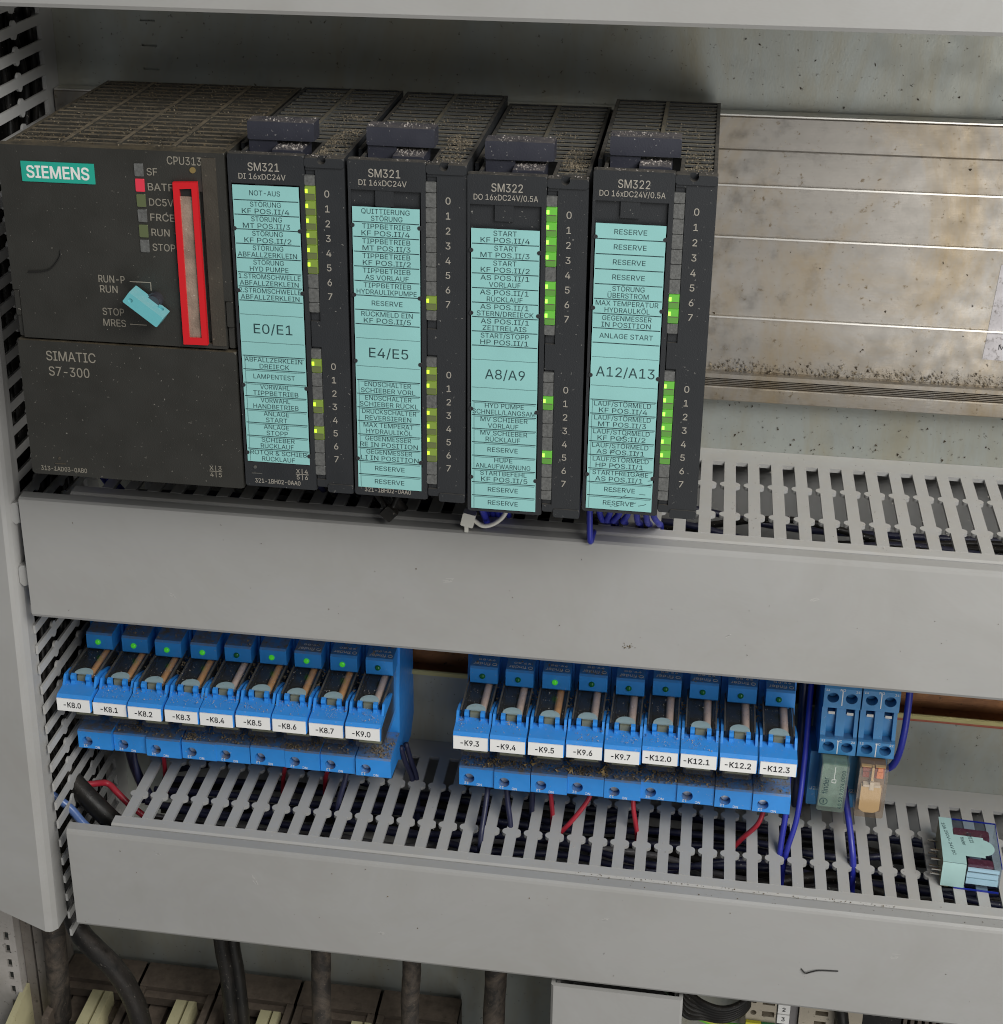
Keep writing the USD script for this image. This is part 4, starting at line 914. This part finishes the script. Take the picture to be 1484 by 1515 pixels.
# earth wire, coiled black wires, terminals at the lower right
gw = thing('earth_wire', 'green and yellow earth wire curving beside the grey cover', 'wire')
ep = spline([(240, -42, -270), (248.6, -40, -282.4), (254, -40, -286.2), (262, -40, -289.4), (272, -40, -291), (284, -40, -290)], 10)
part(gw, 'green_half', tube(ep, 1.7, n=10, k=2), MT['gy_green'], smooth=True)
part(gw, 'yellow_stripe', tube(ep + [0, -.9, .95], 1.05, n=8, k=2), MT['gy_yellow'], smooth=True)
for k in range(6):
    pts = [(240, -36 - 2 * k, -262), (249, -40 - 1.5 * k, -271.5 - 1.5 * k), (258, -44, -275.5 - 1.6 * k), (268, -44, -277 - 1.3 * k), (277, -40, -273.5 - 1.1 * k), (281, -34, -266)]
    wire(pts, 1.5, 'cable', 'black wires looping below the lowest lid beside the grey cover', group='looping black wires')


def terminal(x0, x1, label, mats, tagno=None, z=-270):
    t = thing('terminal_block', label, 'terminal block')
    body = man(box(x0, x1 - .25, -40, -2.4, -330, z, .4))
    for zz in (z - 4.4, z - 11.2):
        w = x1 - x0
        body -= man(box(x0 + w * .52, x1 - w * .08, -44, -33, zz - 1.6, zz + 1.4))
        body -= man(cyl((x0 + w * .24, -44, zz), (x0 + w * .24, -34, zz), min(1.4, w * .17), 14))
    part(t, 'body', unman(body), MT[mats])
    return t


terminal(277.0, 290.6, 'beige terminal block with square openings left of the numbered tags', 'beige')
for n_, z in (('2', -276.6), ('3', -282.2)):
    t = thing('number_tag', f'{dict([("2", "upper"), ("3", "lower")])[n_]} small white tag reading {n_} on the terminal strip', 'tag')
    part(t, 'tag_plate', box(290.9, 296.2, -41, -37, z - 2.55, z + 2.55, .2), MT['tagwhite'])
    part(t, 'lettering', [text(n_, 2.1, x=293.5, y=-41.01, z=z, bold=True)], MT['tagink'])
tb = thing('terminal_block', 'beige terminal block right of the numbered tags', 'terminal block')
body = man(box(300.4, 316, -40, -2.4, -330, -268, .4)) - man(box(307.4, 313, -44, -33, -278.6, -276)) - man(box(307.2, 312.4, -44, -33, -286, -282))
part(tb, 'body', unman(body), MT['beige'])
part(tb, 'end_plate', box(296.6, 300.0, -38, -2.4, -330, -268, .3), MT['wire_grey'])
ge = thing('terminal_block', 'green and yellow earth terminal at the bottom edge', 'terminal block')
part(ge, 'yellow_half', box(277.2, 284, -42, -40.3, -330, -285.4, .3), MT['yellow_term'])
part(ge, 'green_half', box(284.2, 290.4, -42, -40.3, -330, -285.8, .3), MT['green_term'])
t = thing('terminal_block', 'pale terminal block with ribbed black piece at the lower right corner', 'terminal block')
part(t, 'body', box(321, 328, -40, -2.4, -330, -268, .4), MT['beige'])
part(t, 'black_piece', box(328.4, 345, -38, -2.4, -330, -266, .4), MT['cable'])
for k in range(6):
    part(t, 'rib', box(346 + 3.1 * k, 347.6 + 3.1 * k, -38, -2.4, -330, -272, .2), MT['brown'])
wire([(316, -44, -262), (318.4, -46, -274), (320, -45, -290), (320, -45, -320)], 3.0, 'cable', 'black cable between the two beige terminal blocks', name='cable', catg='cable', n=14)


# ------------------------------------------------------------------ dust and chips
def flakes(name, label, mat, pts, smin, smax, flat=.35, elong=1.0):
    pts = np.asarray(pts, float)
    n = len(pts)
    base = np.array([(1, 0, -.35), (-.5, .87, -.35), (-.5, -.87, -.35), (0, 0, .7)], float)
    F4 = np.array([(0, 2, 1), (0, 1, 3), (1, 2, 3), (2, 0, 3)])
    V = np.empty((n, 4, 3))
    for i in range(n):
        s = smin + (smax - smin) * rng.random() ** 2.2
        R = trimesh.transformations.random_rotation_matrix(rng.random(3))[:3, :3]
        b = base * [s * elong, s, s * flat]
        V[i] = b @ R.T + pts[i]
    Fc = (F4[None] + 4 * np.arange(n)[:, None, None]).reshape(-1, 3)
    p = part(None, name, (V.reshape(-1, 3), Fc), MT[mat])
    tag(p, label, 'dust', kind='stuff')


def clustered(n, x0, x1, y0, y1, zf, k=12, sd=4.0):
    c = np.stack([rng.uniform(x0, x1, k), rng.uniform(y0, y1, k)], 1)
    out = []
    while len(out) < n:
        q = c[rng.integers(k)] + rng.normal(0, sd, 2) if rng.random() < .65 else np.array([rng.uniform(x0, x1), rng.uniform(y0, y1)])
        if x0 < q[0] < x1 and y0 < q[1] < y1:
            out.append((q[0], q[1], zf(q[0], q[1])))
    return out


flakes('brown_dust', 'thick brown dust on the top grille of the controller', 'dust_brown', clustered(1700, 2, 78, F + 3, -10, lambda x, y: 124.8 + rng.random() * .3, 40, 5), .15, .5)
flakes('tan_dust', 'light dust crumbs on the top grille of the controller', 'dust_tan', clustered(650, 2, 78, F + 2, -10, lambda x, y: 125.0 + rng.random() * .3, 34, 2.4), .12, .42)
P1, P2 = [], []
for mi, md in enumerate(MODS):
    x, dz = md['x'], md['dz']
    k = [1.2, 1.0, .9, .45][mi]
    P1 += [(a, b, c) for a, b, c in clustered(int(800 * k), x + 29, x + 38, F + 5, F + 40, lambda x_, y_: 125.0 + dz + rng.random() * .2, 6, 2.2)]
    P1 += clustered(int(760 * k), x + 2, x + 38, F + 26, -12, lambda x_, y_: 124.9 + dz + rng.random() * .2, 9, 3.0)
    P2 += clustered(150, x + 15, x + 24.6, F + 5, F + 16, lambda x_, y_: 126.3 + dz + rng.random() * .2, 3, 2.0)
    P2 += clustered(70, x + 5, x + 27, F + 10.8, F + 17.6, lambda x_, y_: 134.1 + dz, 5, 2.0)
    P2 += clustered(60, x + 1, x + 39, F + .4, F + 3, lambda x_, y_: 125.5 + dz, 5, 2.0)
flakes('tan_dust', 'light dust crumbs on the grilles of the four narrow modules', 'dust_tan', P1, .13, .42)
flakes('pale_dust', 'pale dust crumbs on the bluish release blocks of the modules', 'dust_pale', P2, .15, .5)
P3, P4, P5 = [], [], []
for bank, (cx0, dx) in enumerate(((-11.0, 15.36), (156.6, 15.2))):
    for i in range(9):
        cx = cx0 + dx * i; dz = .0 if bank == 0 else .3 + .17 * i
        P3 += clustered(60, cx - 6.4, cx + 6.4, -73.2, -65.0, lambda x_, y_: -113.5 + dz - 6.0 + (y_ + 64) * .085 + .1, 4, 1.6)
        P4 += clustered(330, cx - 7.4, cx + 7.4, -57.6, -44 if bank else -40, lambda x_, y_: -149.3 + dz + rng.random() * (.9 if bank else .5), 4, 2.2)
        P3 += clustered(26, cx - 5, cx + 5.6, -62, -46, lambda x_, y_: -116.4 + dz, 3, 2.0)
        P5 += [] if i == 8 else clustered(80, cx + 6.0, cx + 9.4, -68, -38, lambda x_, y_: -119 - rng.random() * 1.5 + dz, 3, 3.)
        P4 += clustered(70, cx - 4.8, cx + 6.4, -44, -22, lambda x_, y_: -108.0 + dz + .1, 3, 2.5)
flakes('pale_dust', 'pale dust crumbs on the blue relay clips', 'dust_pale', P3, .14, .42)
flakes('wood_dust', 'brown wood dust on the lower terminals of the relays', 'dust_wood', P4, .15, .6, elong=1.6)
flakes('wood_dust', 'dust lodged between the relays', 'dust_tan', P5, .2, .7, elong=1.5)
S = []
for i in range(8):
    for q in range(34):
        S.append((156.6 + 15.2 * i + 7.6 + rng.normal(0, 2.2), rng.uniform(-57, -42), -148.8 + rng.random() * 1.6))
flakes('straw_fibres', 'straw coloured fibres heaped between the right bank relays', 'straw', S, .3, 1.0, flat=.5, elong=2.2)
P6 = clustered(260, 245, 400, -78, -3, lambda x, y: -21.2, 30, 6) + clustered(160, 130, 400, -78, -3, lambda x, y: -179.8, 30, 8)
flakes('pale_dust', 'pale dust crumbs on the slotted duct tops', 'dust_pale', P6, .12, .4)
P7 = [(rng.uniform(245, 400), -.2 - .2 * rng.random(), rng.uniform(-20, 3)) for _ in range(150)] + [(rng.uniform(235, 400), -.2, rng.uniform(121, 165)) for _ in range(90)] + \
     [(rng.uniform(242, 400), Y + 2.2, rng.uniform(17, 105)) for _ in range(60)] + [(rng.uniform(242, 400), Y + 1.8, 16.2 + abs(rng.normal(0, 2.5))) for _ in range(260)]
flakes('dark_chips', 'dark dirt specks stuck on the steel plate and aluminium rail', 'chip_dark', P7, .15, .85)
P8 = [(rng.uniform(242, 400), Y + 1.5, 16.0 + abs(rng.normal(0, 2.2))) for _ in range(700)]
flakes('straw_fibres', 'straw coloured dust caught along the lower ledge of the rail', 'dust_tan', P8, .2, .8)
P9 = [(rng.uniform(-15, 400), -85.5, z0 + rng.uniform(-50, -4)) for z0 in (-22, -180) for _ in range(45)] + [(218.4 + rng.normal(0, 1.3), -85.5, -66.3 + rng.normal(0, .5)) for _ in range(26)]
flakes('dark_chips', 'small brown dirt specks on the grey duct lids', 'dust_brown', P9, .1, .5, flat=.3)
sc = []
for (x, z, L, a) in ((66, -197, 5.5, -62), (24, -189, 2.2, 20), (214, -198, 3, 8), (150, -44, 4.2, 12), (40, -61, 3.0, -30), (285, -40, 3.4, 25), (120, -218, 2.6, -12), (330, -200, 4, 6), (255, -58, 2.4, 40)):
    for q in range(5):
        sc.append(move(rotm(box(-L / 2 * rng.uniform(.4, 1), L / 2 * rng.uniform(.4, 1), -.015, .02, -.05, .05), (0, 1, 0), -a + rng.normal(0, 4)), x + rng.normal(0, .35), -85.42, z + rng.normal(0, .45)))
p = part(None, 'scuff_marks', sc, plain('scuff', (0.50, 0.485, 0.46), 0.6))
tag(p, 'pale scratches on the grey duct lids', 'scratches', kind='stuff')
P10 = [(rng.uniform(200, 400), -84.5 + 6 * rng.random(), -181.0) for _ in range(60)] + [(rng.uniform(200, 330), -79.2 + rng.normal(0, .5), -180.4) for _ in range(120)]
flakes('dark_chips', 'dark crumbs along the front bar of the lower duct', 'dust_brown', P10, .12, .45)
